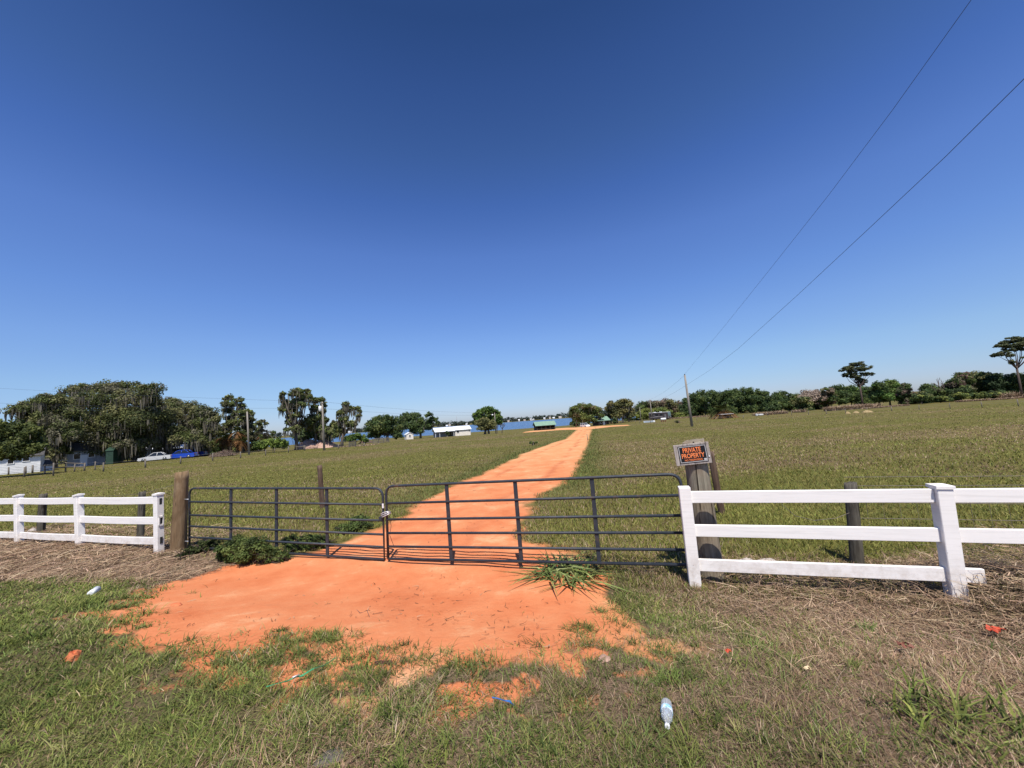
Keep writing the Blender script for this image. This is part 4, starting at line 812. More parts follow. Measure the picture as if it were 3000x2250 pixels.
# cane / reeds rows and brown strips
REED = [(.33, .235, .16), (.25, .175, .115), (.40, .29, .2), (.18, .125, .085)]
def reeds(label, pts, depth, n, h, width=3.):
    V = []; C = []
    P = [W(u, v, depth) for u, v in pts]; seg = RNG.integers(0, len(P)-1, n); f = RNG.random(n)
    x = np.array([P[s][0]*(1-q)+P[s+1][0]*q for s, q in zip(seg, f)]); y = depth+RNG.uniform(0, width, n)
    V, C = blades(x, y, terr(x, y)-.05, RNG.uniform(.4, 1, n)*h, RNG.uniform(.05, .12, n), RNG.uniform(.75, 1.5, n), pick(REED, [3, 3, 2, 2], n), droop=.6)
    o = nmesh('cane_reeds', V, 4, C, STRAW); tag(o, label, 'reeds', kind='stuff')
reeds('pale dry cane standing in clumps at the foot of the wood, left of the tall pine', [(2225,1210),(2262,1208)], 96, 900, 1.6)
reeds('short pale dry cane clump right of the white tarp', [(2270,1207),(2310,1205)], 96, 700, 1.7)
reeds('small pale dry cane clump behind the wire fence', [(2343,1203),(2365,1202)], 98, 350, 1.6)
reeds('long row of pale dry cane under the tall pine', [(2440,1197),(2585,1190)], 92, 2600, 2.2)
reeds('low strip of brown dead grass at the foot of the right treeline', [(2540,1191),(2668,1184)], 88, 2200, .8, 1.5)
reeds('brown dead grass windrow at the far right of the field', [(2822,1174),(3010,1162)], 86, 3200, .9, 1.5)
reeds('tall dead cane beside the big right pine', [(2970,1165),(2995,1163)], 88, 350, 3.)
reeds('pale dry grass strip behind the field right of the motorhome', [(1965,1229),(2080,1221)], 165, 1500, 1.3)
reeds('pale dry grass along the left far fence', [(985,1312),(1100,1300)], 76, 700, .5)
def heap(name, label, cat, u, v, depth, rx, rz_, seed, m, ry=None, rough=.22):
    b0 = on(u, v, depth); rg = np.random.default_rng(seed); mb = MB(); na, nr = 28, 9; ry = ry or rx*.6; vs = []
    for i in range(nr):
        f = i/(nr-1)
        for k in range(na):
            a = 2*np.pi*k/na; w_ = 1+rough*(rg.random()-.5)*2*(f > .05)
            z = rz_*(1-f**1.7)*(1+rough*(rg.random()-.5)*2*(f < .98)) - .08*f
            vs.append((rx*f*w_*np.cos(a), ry*f*w_*np.sin(a), z if i else rz_))
    fs = [(i*na+k, i*na+(k+1) % na, (i+1)*na+(k+1) % na, (i+1)*na+k) for i in range(nr-1) for k in range(na)]
    mb.add(vs, fs, True); o = mb.build(name, m, fix=True); o.location = tuple(b0); return tag(o, label, cat)
DIRT = mat('pink_dirt', [(.24, .13, .095), (.40, .25, .19), (.5, .34, .27)], .95, 1.3, bump=.8)
heap('dirt_mound', 'left peak of the pinkish dirt mound beside the transformer pole', 'mound', 905, 1315, 80, 2.9, 1.75, 401, DIRT)
heap('dirt_mound', 'long low right part of the pinkish dirt mound behind the transformer pole', 'mound', 945, 1312, 81, 3.6, 1.55, 402, DIRT)
heap('dirt_mound', 'small dark brown dirt mound left of the wooden pen', 'mound', 1073, 1300, 92, 1.8, 1.0, 403, mat('dark_dirt', [(.07, .045, .035), (.13, .09, .07)], .95, 2., bump=.8))
HAY = mat('hay', [(.22, .16, .08), (.36, .27, .14)], .95, 5., bump=.9)
for i, (u, v, rx, lb) in enumerate([(2484,1212,.5,'smallest left hay mound in the far right field'), (2508,1210,.55,'middle pale hay mound in the far right field'), (2540,1209,1.,'largest hay mound in the far right field')]):
    heap('hay_mound', lb, 'hay mound', u, v, 62, rx, .34, 410+i, HAY)
b0 = on(655, 1337, 68); t = thing('brush_pile', 'heap of cut brown branches below the palms', 'brush pile', b0); mb = MB()
for k in range(420):
    a = random.uniform(0, 6.28); r = random.random()**.6; p = np.array([2.2*r*math.cos(a), 1.2*r*math.sin(a), (1.2-1.1*r)*random.random()]); q = p+np.array([random.uniform(-.9, .9), random.uniform(-.5, .5), random.uniform(-.1, .4)])
    mb.tube([p, (p+q)/2+np.array([0, 0, .1]), q], [.035, .03, .015], 3, cap=False)
mb.build('branches', mat('cut_brush', [(.13, .085, .065), (.24, .17, .13)], .9, 2.), t, fix=False)
b0 = on(2228, 1213, 90); o = MB().box((0, 0, .3), (1.1, .7, .4), bev=.12).box((-.8, .2, .3), (.5, .5, .6), bev=.14).build('white_tarp', mat('tarp_cloth', [(.38, .38, .39), (.55, .55, .55)], .7, 4.)); o.location = tuple(b0); tag(o, 'white tarp covered pile at the foot of the wood', 'tarp')

# ------------------------------------------------------------------ poles and wires
POLE = mat('pole_wood', [(.17, .15, .125), (.28, .25, .215)], .85, 3., stretch=(1, 1, .15), bump=.4)
def pole(label, base, top, depth, r, cat='pole', extra=None):
    b0 = on(*base, depth); q = W(*top, depth)-b0; t = thing('utility_pole', label, cat, b0)
    mb = MB(); mb.tube([(0, 0, -.4), q*.5, q], [r*1.25, r, r*.8], 10); mb.build('shaft', POLE, t)
    if extra: extra(t, q)
    return t, b0, q
def xf(t, q):
    mb = MB(); p = q*np.array([1, 1, .86])+np.array([-.35, -.05, 0]); mb.lathe([(-.45, .2), (-.42, .25), (.35, .25), (.4, .2), (.45, .06)], p, (0, 0, 1), 14); mb.build('transformer', TRIM, t)
    mb = MB(); mb.tube([p+np.array([.02, 0, .45]), p+np.array([.02, 0, .65])], .05, 6); mb.build('bushing', GREYW, t)
    mb = MB(); mb.box(q*np.array([1, 1, .97])+np.array([0, -.12, 0]), (.5, .08, .1)); mb.build('bracket', POLE, t)
pole('plain weathered pole right of the thin cypress', (730,1335), (724,1206), 68, .15)
tB, bB, qB = pole('tall grey pole carrying a white transformer, before the pink mound', (950,1320), (944,1177), 63, .15, extra=xf)
def lampx(t, q):
    mb = MB(); mb.tube([q*.93, q*.93+np.array([-.7, -.2, -.1])], .04, 5); mb.build('lamp_arm', GREYW, t); mb = MB(); mb.lathe([(-.3, .1), (0, .32), (.25, .12)], q*.9+np.array([-.75, -.2, 0]), (0, 0, 1), 10); mb.build('lamp_head', TRIM, t)
tC, bC, qC = pole('slim pole with a lamp in front of the dome shaped tree', (1452,1262), (1449,1209), 125, .13, extra=lampx)
def insul(t, q):
    mb = MB(); mb.tube([q, q+np.array([0, 0, .18])], [.09, .05], 8); mb.build('insulator', mat('insulator', [(.05, .05, .06)], .3), t)
tD, bD, qD = pole('tall leaning grey pole standing alone in the right field', (2028,1252), (2006,1099), 54, .15, extra=insul)
tE, bE, qE = pole('thin leaning pole left of the motorhome', (1912,1237), (1904,1170), 120, .12)
tF, bF, qF = pole('shorter thin pole left of the thin leaning pole', (1878,1234), (1874,1192), 150, .10)
WIRE = mat('cable', [(.04, .046, .07)], .7)
D0 = bD+qD; Q = np.array([9.0, 0.0]); DV = np.array([D0[0]-Q[0], D0[1]-Q[1]]); nW = np.array([-DV[1], DV[0], 0.]); nW /= np.linalg.norm(nW)
def onw(u, v):
    d = ray(u, v); return CAM+d*(np.dot(np.array([Q[0], Q[1], 0])-CAM, nW)/np.dot(d, nW))
def wire(label, pts, r):
    b0 = pts[0]; o = MB().tube([p-b0 for p in pts], r, 6).build('power_line', WIRE); o.location = tuple(b0); tag(o, label, 'power line', 'overhead power lines'); return o
wire('upper of the two long power lines crossing the sky at right', [onw(*p) for p in [(2006,1096),(2058,1033),(2127,950),(2266,776),(2425,575),(2612,326),(2845,0),(2950,-150)]], .0065)
wire('lower of the two long power lines crossing the sky at right', [onw(*p) for p in [(2011,1128),(2079,1085),(2162,1022),(2335,866),(2543,672),(2772,457),(3000,231),(3150,85)]], .0075)
E0 = bE+qE
def sagw(a, b_, s, k=12): return [a*(1-f)+b_*f-np.array([0, 0, 4*s*f*(1-f)]) for f in np.linspace(0, 1, k)]
wire('faint power line running from the tall leaning pole to the thin leaning pole', sagw(D0, E0, .5), .009)
wire('faint lower power line from the tall leaning pole to the thin leaning pole', sagw(bD+qD*.8, bE+qE*.9, .5), .009)
Bt = bB+qB
wire('upper power line above the oaks at left', sagw(W(-250,1122,64), Bt, .35), .012)
wire('lower power line passing through the oaks at left', sagw(W(-250,1172,64), bB+qB*.86, .35), .012)
wire('upper power line from the transformer pole towards the lamp pole', sagw(Bt, bC+qC, .6), .012)
wire('lower power line from the transformer pole towards the lamp pole', sagw(bB+qB*.86, bC+qC*.9, .6), .012)

# ------------------------------------------------------------------ far wire fences
FPOST = mat('fence_post_wood', [(.10, .085, .068), (.20, .17, .14)], .9, 5., stretch=(1, 1, .2), bump=.5)
FWIRE = mat('fence_wire', [(.20, .19, .175)], .6)
def wfence(label, posts, r, nw=3, rails=()):
    bs = []
    for (u, vt, vb) in posts:
        p = G(u, vb); k = p[1]; q = W(u-.07*(vb-vt), vt, k); bs.append((p, max(.5, q[2]-p[2])))
    o0 = bs[0][0]; t = thing('wire_fence', label, 'fence', o0)
    for p, h in bs:
        mb = MB(); b_ = p-o0; rr = r*random.uniform(.85, 1.3); mb.tube([b_+np.array([0, 0, -.2]), b_+np.array([random.uniform(-.05, .05), 0, h])], [rr, rr*.9], 7, jit=.05); mb.build('post', FPOST, t)
    mb = MB()
    for (p, h), (q, g_) in zip(bs, bs[1:]):
        for k in range(nw):
            f = .92-.3*k; mb.tube([p-o0+np.array([0, 0, h*f]), (p+q)/2-o0+np.array([0, 0, (h+g_)/2*f-.03]), q-o0+np.array([0, 0, g_*f])], .006+.00006*p[1], 3, cap=False)
    mb.build('wire', FWIRE, t, fix=False)
    for (i, j, f) in rails:
        (p, h), (q, g_) = bs[i], bs[j]; mb = MB(); a = p-o0+np.array([0, -.1, h*f]); b_ = q-o0+np.array([0, -.1, g_*f]); mb.tube([a, b_], .06, 5); mb.build('rail', FPOST, t)
    return t
wfence('weathered post and wire fence running past the mossy oaks and the dirt mound', [(70,1369,1398),(156,1356,1394),(218,1359,1382),(278,1352,1378),(303,1355,1382),(426,1344,1370),(529,1337,1359),(623,1327,1351),(705,1323,1343),(778,1317,1335),(845,1308,1326),(893,1305,1320),(992,1300,1314),(1067,1297,1307)], .07)
wfence('older post and rail fence in front of the two clapboard houses', [(25,1369,1391),(76,1366,1388),(95,1363,1387),(131,1362,1389),(192,1354,1382),(247,1356,1380)], .08, 2, [(3, 4, .92), (4, 5, .92), (3, 4, .5), (4, 5, .5)])
wfence('short post fence between the yellow green hedge and the pink mound', [(805,1311,1326),(870,1307,1320),(890,1305,1319)], .07, 1, [(1, 2, .8)])
wfence('post and wire fence crossing the far right field', [(2042,1223,1232),(2069,1222,1231),(2098,1221,1230),(2178,1216,1226),(2250,1208,1220),(2320,1203,1217),(2369,1203,1215),(2421,1200,1213),(2477,1197,1210),(2541,1193,1207),(2613,1190,1204),(2693,1186,1200),(2784,1180,1198),(2878,1176,1194),(2984,1169,1190),(3095,1163,1186)], .05, 2)
wfence('short fence in front of the green roofed cabin', [(1695,1241,1249),(1763,1236,1244),(1820,1233,1241),(1862,1231,1240),(1874,1231,1240),(1906,1230,1239)], .06, 2)
wfence('thin stakes along the right edge of the sand road near its far end', [(1744,1247,1256),(1722,1271,1290)], .03, 0)
def pen(label, u0_, v0_, u1_, v1_, depth, h, n):
    a, rz, L = span(u0_, v0_, u1_, v1_, depth, depth+2); t = thing('wooden_pen', label, 'pen', a, rz)
    for k in range(n): mb = MB(); mb.box((L*k/(n-1), 0, h/2-.1), (.13, .13, h+.2)); mb.build('post', FPOST, t)
    for k in range(4): mb = MB(); mb.box((L/2, -.09, .2+k*(h-.25)/3), (L+.1, .04, .16)); mb.build('board', FPOST, t)
pen('small grey board gate right of the leaning cypress', 1023, 1308, 1042, 1306, 72, 1.0, 2)
pen('long grey board pen before the broad green tree', 1093, 1305, 1140, 1301, 84, 1.15, 4)
# dark weeds and shrubs in the field
shrub('weed_bush', 'dark weed bush at the left edge of the sand road far up the slope', [(1556,1297,6,3),(1563,1299,5,2.5),(1572,1296,5,3)], 38, (1562,1302), DKP+YGP, 420, .09, 260)
shrub('weed_bush', 'small dark weed mound near the tall leaning pole', [(1984,1235,8,3)], 78, (1984,1238), BRN+DKP, 260, .16, 261)

# ------------------------------------------------------------------ white vinyl fences
VINYL = mat('white_vinyl', [(.80, .755, .715), (.83, .785, .745)], .45, 2.5, stretch=(1, 1, 4), spec=.35)
def vinyl_dirt(m):
    nt = m.node_tree; L = nt.links; b = nt.nodes['Principled BSDF']; old = b.inputs['Base Color'].links[0].from_socket
    tc = nt.nodes.new('ShaderNodeTexCoord'); sp = nt.nodes.new('ShaderNodeSeparateXYZ'); L.new(tc.outputs['Object'], sp.inputs[0])
    n1 = nd(nt, 'ShaderNodeTexNoise', Scale=7., Detail=8., Roughness=.75); L.new(tc.outputs['Object'], n1.inputs['Vector'])
    low = nt.nodes.new('ShaderNodeMapRange'); low.inputs[1].default_value = .55; low.inputs[2].default_value = .0; L.new(sp.outputs['Z'], low.inputs[0])
    ml = nt.nodes.new('ShaderNodeMath'); ml.operation = 'MULTIPLY'; L.new(low.outputs[0], ml.inputs[0]); L.new(ramp(nt, n1.outputs[0], [(.42, (0, 0, 0)), (.68, (.85, .85, .85))]), ml.inputs[1])
    n2 = nd(nt, 'ShaderNodeTexNoise', Scale=26., Detail=3., Roughness=.6); L.new(tc.outputs['Object'], n2.inputs['Vector'])
    mp = nd(nt, 'ShaderNodeMapping'); mp.inputs['Scale'].default_value = (.6, .6, 14); L.new(tc.outputs['Object'], mp.inputs[0])
    n3 = nd(nt, 'ShaderNodeTexNoise', Scale=3., Detail=5., Roughness=.7); L.new(mp.outputs[0], n3.inputs['Vector'])
    a = old
    for f, col in ((ml.outputs[0], (.36, .27, .19)), (ramp(nt, n2.outputs[0], [(.73, (0, 0, 0)), (.76, (.6, .6, .6))]), (.16, .13, .11)), (ramp(nt, n3.outputs[0], [(.48, (0, 0, 0)), (.70, (.34, .34, .34))]), (.5, .47, .43))):
        x = nt.nodes.new('ShaderNodeMix'); x.data_type = 'RGBA'; L.new(f, x.inputs[0]); L.new(a, x.inputs[6]); x.inputs[7].default_value = (*col, 1); a = x.outputs[2]
    L.new(a, b.inputs['Base Color'])
vinyl_dirt(VINYL)
SLOT = mat('slot_dark', [(.03, .03, .032)], .8)
AX = np.array([[EV[0], EV[1], 0], [NV[0], NV[1], 0], [0, 0, 1.]])
def vpost(mbase, t, t_top, h, parent, cap=True, off=.0635, s=.127):
    mb = MB(); bot = TZ(t, -.25, off); top = TZ(t_top, h, off)
    axz = (top-bot)/np.linalg.norm(top-bot); axy = AX[1]; axx = np.cross(axy, axz)
    mb.box((bot+top)/2-mbase, (s, s, np.linalg.norm(top-bot)), [axx, axy, axz], bev=.006); po = mb.build('post', VINYL, parent)
    if cap:
        c = MB(); b_ = top+axz*.014-mbase; hs_ = s/2+.012
        vs = [b_+axx*x*hs_+axy*y*hs_+axz*z for z in (-.018, .016) for x, y in ((-1, -1), (1, -1), (1, 1), (-1, 1))]+[b_+axz*.034]
        c.add(vs, [(0, 3, 2, 1), (0, 1, 5, 4), (1, 2, 6, 5), (2, 3, 7, 6), (3, 0, 4, 7), (4, 5, 8), (5, 6, 8), (6, 7, 8), (7, 4, 8)]); c.build('cap', VINYL, po)
    return po
def vrail(mbase, ta, za, tb, zb, parent, off=.0635, h=.147, th=.042, sag=0., bent=False):
    n = 7 if sag else 2; mb = MB(); pts = []
    prev = None; vs = []; 
    for i in range(n):
        f = i/(n-1); p = TZ(ta*(1-f)+tb*f, za*(1-f)+zb*f-sag*4*f*(1-f), off)-mbase
        e = .005
        for (y, z) in [(-th/2, -h/2+e), (-th/2, h/2-e), (-th/2+e, h/2), (th/2-e, h/2), (th/2, h/2-e), (th/2, -h/2+e), (th/2-e, -h/2), (-th/2+e, -h/2)]: vs.append(p+AX[1]*y+np.array([0, 0, z]))
    fs = [tuple(range(8)), tuple(range(8*(n-1), 8*n))[::-1]] + [(i*8+k, i*8+(k+1) % 8, (i+1)*8+(k+1) % 8, (i+1)*8+k) for i in range(n-1) for k in range(8)]
    mb.add(vs, fs); return mb.build('rail', VINYL, parent)
base = TZ(-2.7, 0); t = thing('vinyl_fence', 'white three rail vinyl fence left of the gate, standing in flattened straw', 'fence', base)
posts = [(-.04, -.10, 1.215), (-2.68, -2.86, 1.215), (-5.16, -5.33, 1.22), (-7.75, -7.85, 1.22)]
for a in posts: po = vpost(base, *a, t)
for (a, b_) in zip(posts, posts[1:]):
    for z in (1.102, .683, .27): vrail(base, b_[0]+(b_[1]-b_[0])*z/1.2+.05, z+random.uniform(-.008, .008), a[0]+(a[1]-a[0])*z/1.2-.05, z+.003, t, sag=.012)
ep = [o for o in t.children if o.name.startswith('post')]
for z, h in ((1.08, .13), (.68, .13), (.29, .13)):
    mb = MB(); lean = -.06*z/1.2; c = TZ(-.04+lean+.0635, z, .066); mb.box(c-base, (.006, .045, h), AX); mb.build('rail_slot', SLOT, t)
mb = MB()
for (dy, dz, sy, sz) in [(0, .085, .09, .03), (0, -.085, .09, .03), (.036, 0, .018, .2), (-.036, 0, .018, .2)]: mb.box(TZ(-.04-.034+.066, .68+dz, .066+dy)-base, (.03, sy, sz), AX)
mb.build('rail_end', VINYL, t)
base = TZ(12., 0); t = thing('vinyl_fence', 'white three rail vinyl fence right of the gate with a snapped lower rail', 'fence', base)
R_ = [(10.13, 10.125, 1.245), (12.71, 12.735, 1.20), (15.25, 15.25, 1.2)]
for i, a in enumerate(R_): vpost(base, *a, t, cap=i > 0, s=.14)
for z in (1.112, .69, .262): vrail(base, 10.18, z, 12.66, z+(.002 if z > .5 else .012), t, sag=0.)
for z in (1.112, .69): vrail(base, 12.76, z, 15.2, z, t)
vrail(base, 12.76, .275, 12.97, .272, t)

# ------------------------------------------------------------------ gates
GATE = mat('gate_steel', [(.024, .029, .037), (.030, .036, .046), (.036, .041, .050), (.075, .052, .043)], .5, 9., spec=.3, bump=.12, bscale=60.)
def leaf(label, lx_top, lx_bot, ly, rx_top, rx_bot, ry, braces, off, cut=None):
    def lp(i, y): f = (y-ly[0])/(ly[-1]-ly[0]); return FP(lx_top+(lx_bot-lx_top)*f, y, off)
    def rp(i, y): f = (y-ry[0])/(ry[-1]-ry[0]); return FP(rx_top+(rx_bot-rx_top)*f, y, off)
    Ls = [lp(i, y) for i, y in enumerate(ly)]; Rs = [rp(i, y) for i, y in enumerate(ry)]
    base = (Ls[-1]+Rs[-1])/2; base[2] = terr(base[0], base[1])
    t = thing('gate_leaf', label, 'gate', base); mb = MB(); r = .021
    # rounded outer frame, one bent tube
    a, b_, c, d = Ls[-1], Ls[0], Rs[0], Rs[-1]; cr_ = .16; pts = [a]
    def corner(p, q, s):
        e1 = (p-q)/np.linalg.norm(p-q); e2 = (s-q)/np.linalg.norm(s-q); out = []
        for k in range(7):
            f = k/6; w0, w1, w2 = (1-f)**2, 2*f*(1-f), f*f; out.append((q+e1*cr_)*w0+q*w1+(q+e2*cr_)*w2)
        return out
    pts += corner(a, b_, c)+corner(b_, c, d)+[d, a]
    mb.tube([p-base for p in pts], r, 10); mb.build('frame', GATE, t)
    for p, q in list(zip(Ls, Rs))[1:-1]: m_ = MB(); m_.tube([p-base, q-base], r*.93, 10); m_.build('rail', GATE, t)
    for (ux, uy, wx, wy) in braces:
        p, q = FP(ux, uy, off+.012), FP(wx, wy, off+.012); m_ = MB(); z = (p-q)/np.linalg.norm(p-q); x = np.cross(AX[1], z)
        m_.box((p+q)/2-base, (.058, .03, np.linalg.norm(p-q)), [x, AX[1], z], bev=.004); m_.build('brace', GATE, t)
    return t, base, Ls, Rs
OFF = .27
t1, b1, L1, R1 = leaf('left leaf of the dark grey tubular farm gate, beside the green bushes', 555, 555, [1430.7, 1470, 1509, 1541.5, 1574, 1603], 1121, 1126, [1430.7, 1478, 1525, 1566, 1603, 1639], [(677, 1432, 676, 1615), (810, 1432, 810, 1622), (957, 1432, 959.5, 1630)], OFF)
t2, b2, L2, R2 = leaf('right leaf of the dark grey tubular farm gate, across the sand road', 1130.5, 1137.5, [1424.6, 1474.8, 1522, 1561.6, 1601, 1637], 1993, 2013, [1388.5, 1450.7, 1510, 1560.8, 1611, 1654.6], [(1307.7, 1418, 1322.6, 1641), (1508, 1405, 1528, 1648), (1733, 1397, 1756, 1651)], OFF)
mb = MB(); c = FP(1122, 1482, OFF-.03); mb.box(c-b1, (.03, .012, .075), AX); mb.build('sticker', TRIM, t1)
STEEL = mat('bright_steel', [(.55, .56, .57)], .35, metal=.7)
for (u, v) in ((548, 1463), (549, 1586)):
    mb = MB(); p = FP(u, v, OFF); mb.tube([p-b1+AX[0]*.06, p-b1-AX[0]*.07], .012, 6); mb.build('hinge', STEEL, t1)
# chain with dark padlock
c = FP(1130, 1507, OFF); t = thing('gate_chain', 'pale chain wrapped round the two meeting gate stiles', 'chain', c)
CHN = mat('chain_zinc', [(.48, .49, .5), (.62, .63, .64)], .4, 30., metal=.4)
for k in range(3):
    n = 22; pts = [AX[0]*.085*math.cos(a)+AX[1]*.05*math.sin(a)+np.array([0, 0, .02*k-.02+.035*math.cos(a+.4*k)]) for a in np.linspace(0, 2*math.pi, n)]
    for i in range(n-1):
        m_ = None
    mb = MB(); mb.tube(pts, [.0105 if i % 2 else .0075 for i in range(n)], 6, jit=.15); mb.build('loop', CHN, t)
mb = MB(); mb.box(AX[1]*-.055+np.array([-.06, 0, -.05]), (.05, .03, .06), AX, bev=.006); mb.build('padlock', GATE, t)
mb = MB(); mb.tube([np.array([.06, 0, -.04]), np.array([.08, .02, -.2]), np.array([.05, .02, -.36]), np.array([.11, .03, -.55])], .004, 4); mb.build('loose_wire', WIRE, t)

# ------------------------------------------------------------------ big timber posts
def timber(name, label, p_bot, p_top, r0_, r1_, m, seed, slant=.0, holes=True, cat='post'):
    rg = random.Random(seed); b0 = np.array(p_bot); t_ = thing(name, label, cat, b0); q = np.array(p_top)-b0
    n, k = 24, 14; vs = []; ph = [rg.uniform(0, 6.28) for _ in range(5)]
    for i in range(k):
        f = i/(k-1)
        for j in range(n):
            a = 2*math.pi*j/n; w_ = 1+.03*math.sin(2*a+ph[0]+f)+.02*math.sin(5*a+ph[1])+.015*math.sin(9*a+ph[2]+f*2)+rg.uniform(-.006, .006)
            r = (r0_*(1-f)+r1_*f)*w_; z = -.25+(q[2]+.25)*f
            if i == k-1: z += slant*math.cos(a)+rg.uniform(-.008, .008)
            vs.append((q[0]*max(0, z)/q[2]+r*math.cos(a), q[1]*max(0, z)/q[2]+r*math.sin(a), z))
    mb = MB(); mb.add(vs, [(i*n+j, i*n+(j+1) % n, (i+1)*n+(j+1) % n, (i+1)*n+j) for i in range(k-1) for j in range(n)], True)
    o = len(mb.v); mb.v.append((q[0], q[1], q[2]-.004)); top = (k-1)*n
    mb.f += [(top+j, top+(j+1) % n, o) for j in range(n)]; mb.sm += [False]*n
    ob = mb.build('shaft', m, t_)
    return t_, b0, q
def wood_mat(name, cols, crack=(.02, .014, .01)):
    m = bpy.data.materials.new(name); m.use_nodes = True; nt = m.node_tree; b = nt.nodes['Principled BSDF']; b.inputs['Roughness'].default_value = .9; b.inputs['Specular IOR Level'].default_value = .15
    tc = nt.nodes.new('ShaderNodeTexCoord')
    def nz(scale, st, det=6., ro=.65):
        mp = nd(nt, 'ShaderNodeMapping'); mp.inputs['Scale'].default_value = st; nt.links.new(tc.outputs['Object'], mp.inputs[0])
        n = nd(nt, 'ShaderNodeTexNoise', Scale=scale, Detail=det, Roughness=ro, Distortion=.6); nt.links.new(mp.outputs[0], n.inputs['Vector']); return n.outputs[0]
    grain = nz(28., (1, 1, .07)); blot = nz(3.5, (1, 1, .5)); cracks = nz(16., (1, 1, .045), 3.)
    base = ramp(nt, blot, [(.3, cols[0]), (.5, cols[1]), (.7, cols[2])])
    g2 = ramp(nt, grain, [(.3, (.45, .43, .42)), (.6, (1, 1, 1))])
    mx = nt.nodes.new('ShaderNodeMix'); mx.data_type = 'RGBA'; mx.blend_type = 'MULTIPLY'; mx.inputs[0].default_value = .85; nt.links.new(base, mx.inputs[6]); nt.links.new(g2, mx.inputs[7])
    cm = ramp(nt, cracks, [(.60, (0, 0, 0)), (.66, (1, 1, 1))]); m2 = nt.nodes.new('ShaderNodeMix'); m2.data_type = 'RGBA'; nt.links.new(cm, m2.inputs[0]); nt.links.new(mx.outputs[2], m2.inputs[6]); m2.inputs[7].default_value = (*crack, 1)
    nt.links.new(m2.outputs[2], b.inputs['Base Color'])
    bp = nd(nt, 'ShaderNodeBump', Strength=.8, Distance=.012); nt.links.new(grain, bp.inputs['Height']); nt.links.new(bp.outputs[0], b.inputs['Normal'])
    return m
WB = wood_mat('weathered_brown', [(.13, .078, .04), (.22, .145, .08), (.30, .22, .14)])
WG = wood_mat('weathered_grey', [(.16, .115, .08), (.25, .205, .15), (.29, .27, .20)])
WS = wood_mat('board_grey', [(.30, .26, .23), (.38, .33, .29), (.45, .40, .36)])
WDK = wood_mat('post_dark', [(.07, .06, .048), (.11, .10, .08), (.16, .14, .11)])
WBR = wood_mat('post_redbrown', [(.08, .05, .036), (.13, .085, .06), (.18, .13, .10)])
pb = FP(522, 1625, .27); pt = FP(533, 1382, .27); pb[2] = 0
timber('gate_post', 'thick brown timber gate post left of the gate', pb, pt, .145, .118, WB, 3, slant=.012)
pb = FP(2086, 1700, .37); ptp = FP(2031, 1291, .37); pb[2] = 0
t_, sb, sq = timber('gate_post', 'thick grey timber gate post carrying the warning sign', pb, ptp, .165, .135, WG, 4, slant=.02)
# sign: board, metal plate, lettering
c00, c10, c11, c01 = [FP(u, v, .215) for u, v in ((1971, 1305), (2075, 1294), (2085, 1355), (1983, 1366))]
cen_ = (c00+c10+c11+c01)/4; ex = (c10-c00)+(c11-c01); wS = np.linalg.norm(ex)/2; ex /= np.linalg.norm(ex); ez = (c00-c01)+(c10-c11); hS = np.linalg.norm(ez)/2
ez = ez-ex*np.dot(ez, ex); ez /= np.linalg.norm(ez); ey = np.cross(ez, ex)
t = thing('warning_sign', 'weathered board with black and orange private property plate on the grey gate post', 'sign', cen_)
AXS = [ex, ey, ez]
mb = MB(); mb.box((0, 0, 0), (wS, .035, hS), AXS, bev=.004); mb.build('board', WS, t)
PW, PH = wS*.80, hS*.82; fdir = -ey if np.dot(ey, CAM-cen_) < 0 else ey
P0 = fdir*.0205 + ez*.002 + ex*wS*.015
BLK = mat('sign_black', [(.008, .008, .010), (.014, .014, .016)], .35, 6.); ORG_ = mat('sign_orange', [(.85, .20, .055), (.9, .26, .09)], .5, 10.); SILV = mat('sign_border', [(.5, .48, .47)], .5)
mb = MB(); mb.box(P0, (PW, .003, PH), AXS); pl_ = mb.build('plate', BLK, t)
mb = MB(); bw, bt = .93, .007
for (cx, cz, sx, sz) in [(0, PH*.45, PW*bw, bt), (0, -PH*.45, PW*bw, bt), (-PW*bw/2, 0, bt, PH*.9+bt), (PW*bw/2, 0, bt, PH*.9+bt)]: mb.box(P0+ex*cx+ez*cz+fdir*.0025, (sx, .0014, sz), AXS)
mb.build('border', SILV, pl_)
def lettering(txt, cx, cz, w, h, depth, m, parent, P0, ex, ez, fdir, bold=.018):
    cu = bpy.data.curves.new('lettering', 'FONT'); cu.body = txt; cu.size = 1; cu.align_x = 'CENTER'; cu.offset = bold; cu.extrude = .02
    tmp = bpy.data.objects.new('lettering_tmp', cu); COL.objects.link(tmp); dg = bpy.context.evaluated_depsgraph_get(); me = bpy.data.meshes.new_from_object(tmp.evaluated_get(dg))
    bpy.data.objects.remove(tmp); co_ = np.array([v.co for v in me.vertices]); mn, mxx = co_.min(0), co_.max(0)
    k = (co_-(mn+mxx)/2)/np.maximum(mxx-mn, 1e-6)
    pts = P0 + ex*cx + ez*cz + (k[:, :1]*w)*ex + (k[:, 1:2]*h)*ez + (k[:, 2:3]*.0016+depth)*fdir
    me.vertices.foreach_set('co', pts.astype(np.float32).ravel()); me.materials.clear(); me.materials.append(m); me.update()
    o = bpy.data.objects.new('lettering', me); COL.objects.link(o); o.parent = parent; return o
lettering('PRIVATE', -PW*.02, PH*.24, PW*.64, PH*.28, .0035, ORG_, pl_, P0, ex, ez, fdir)
lettering('PROPERTY', -PW*.005, -PH*.085, PW*.80, PH*.27, .0035, ORG_, pl_, P0, ex, ez, fdir)
lettering('NO TRESPASSING', -PW*.01, -PH*.335, PW*.62, PH*.105, .0035, ORG_, pl_, P0, ex, ez, fdir, .01)
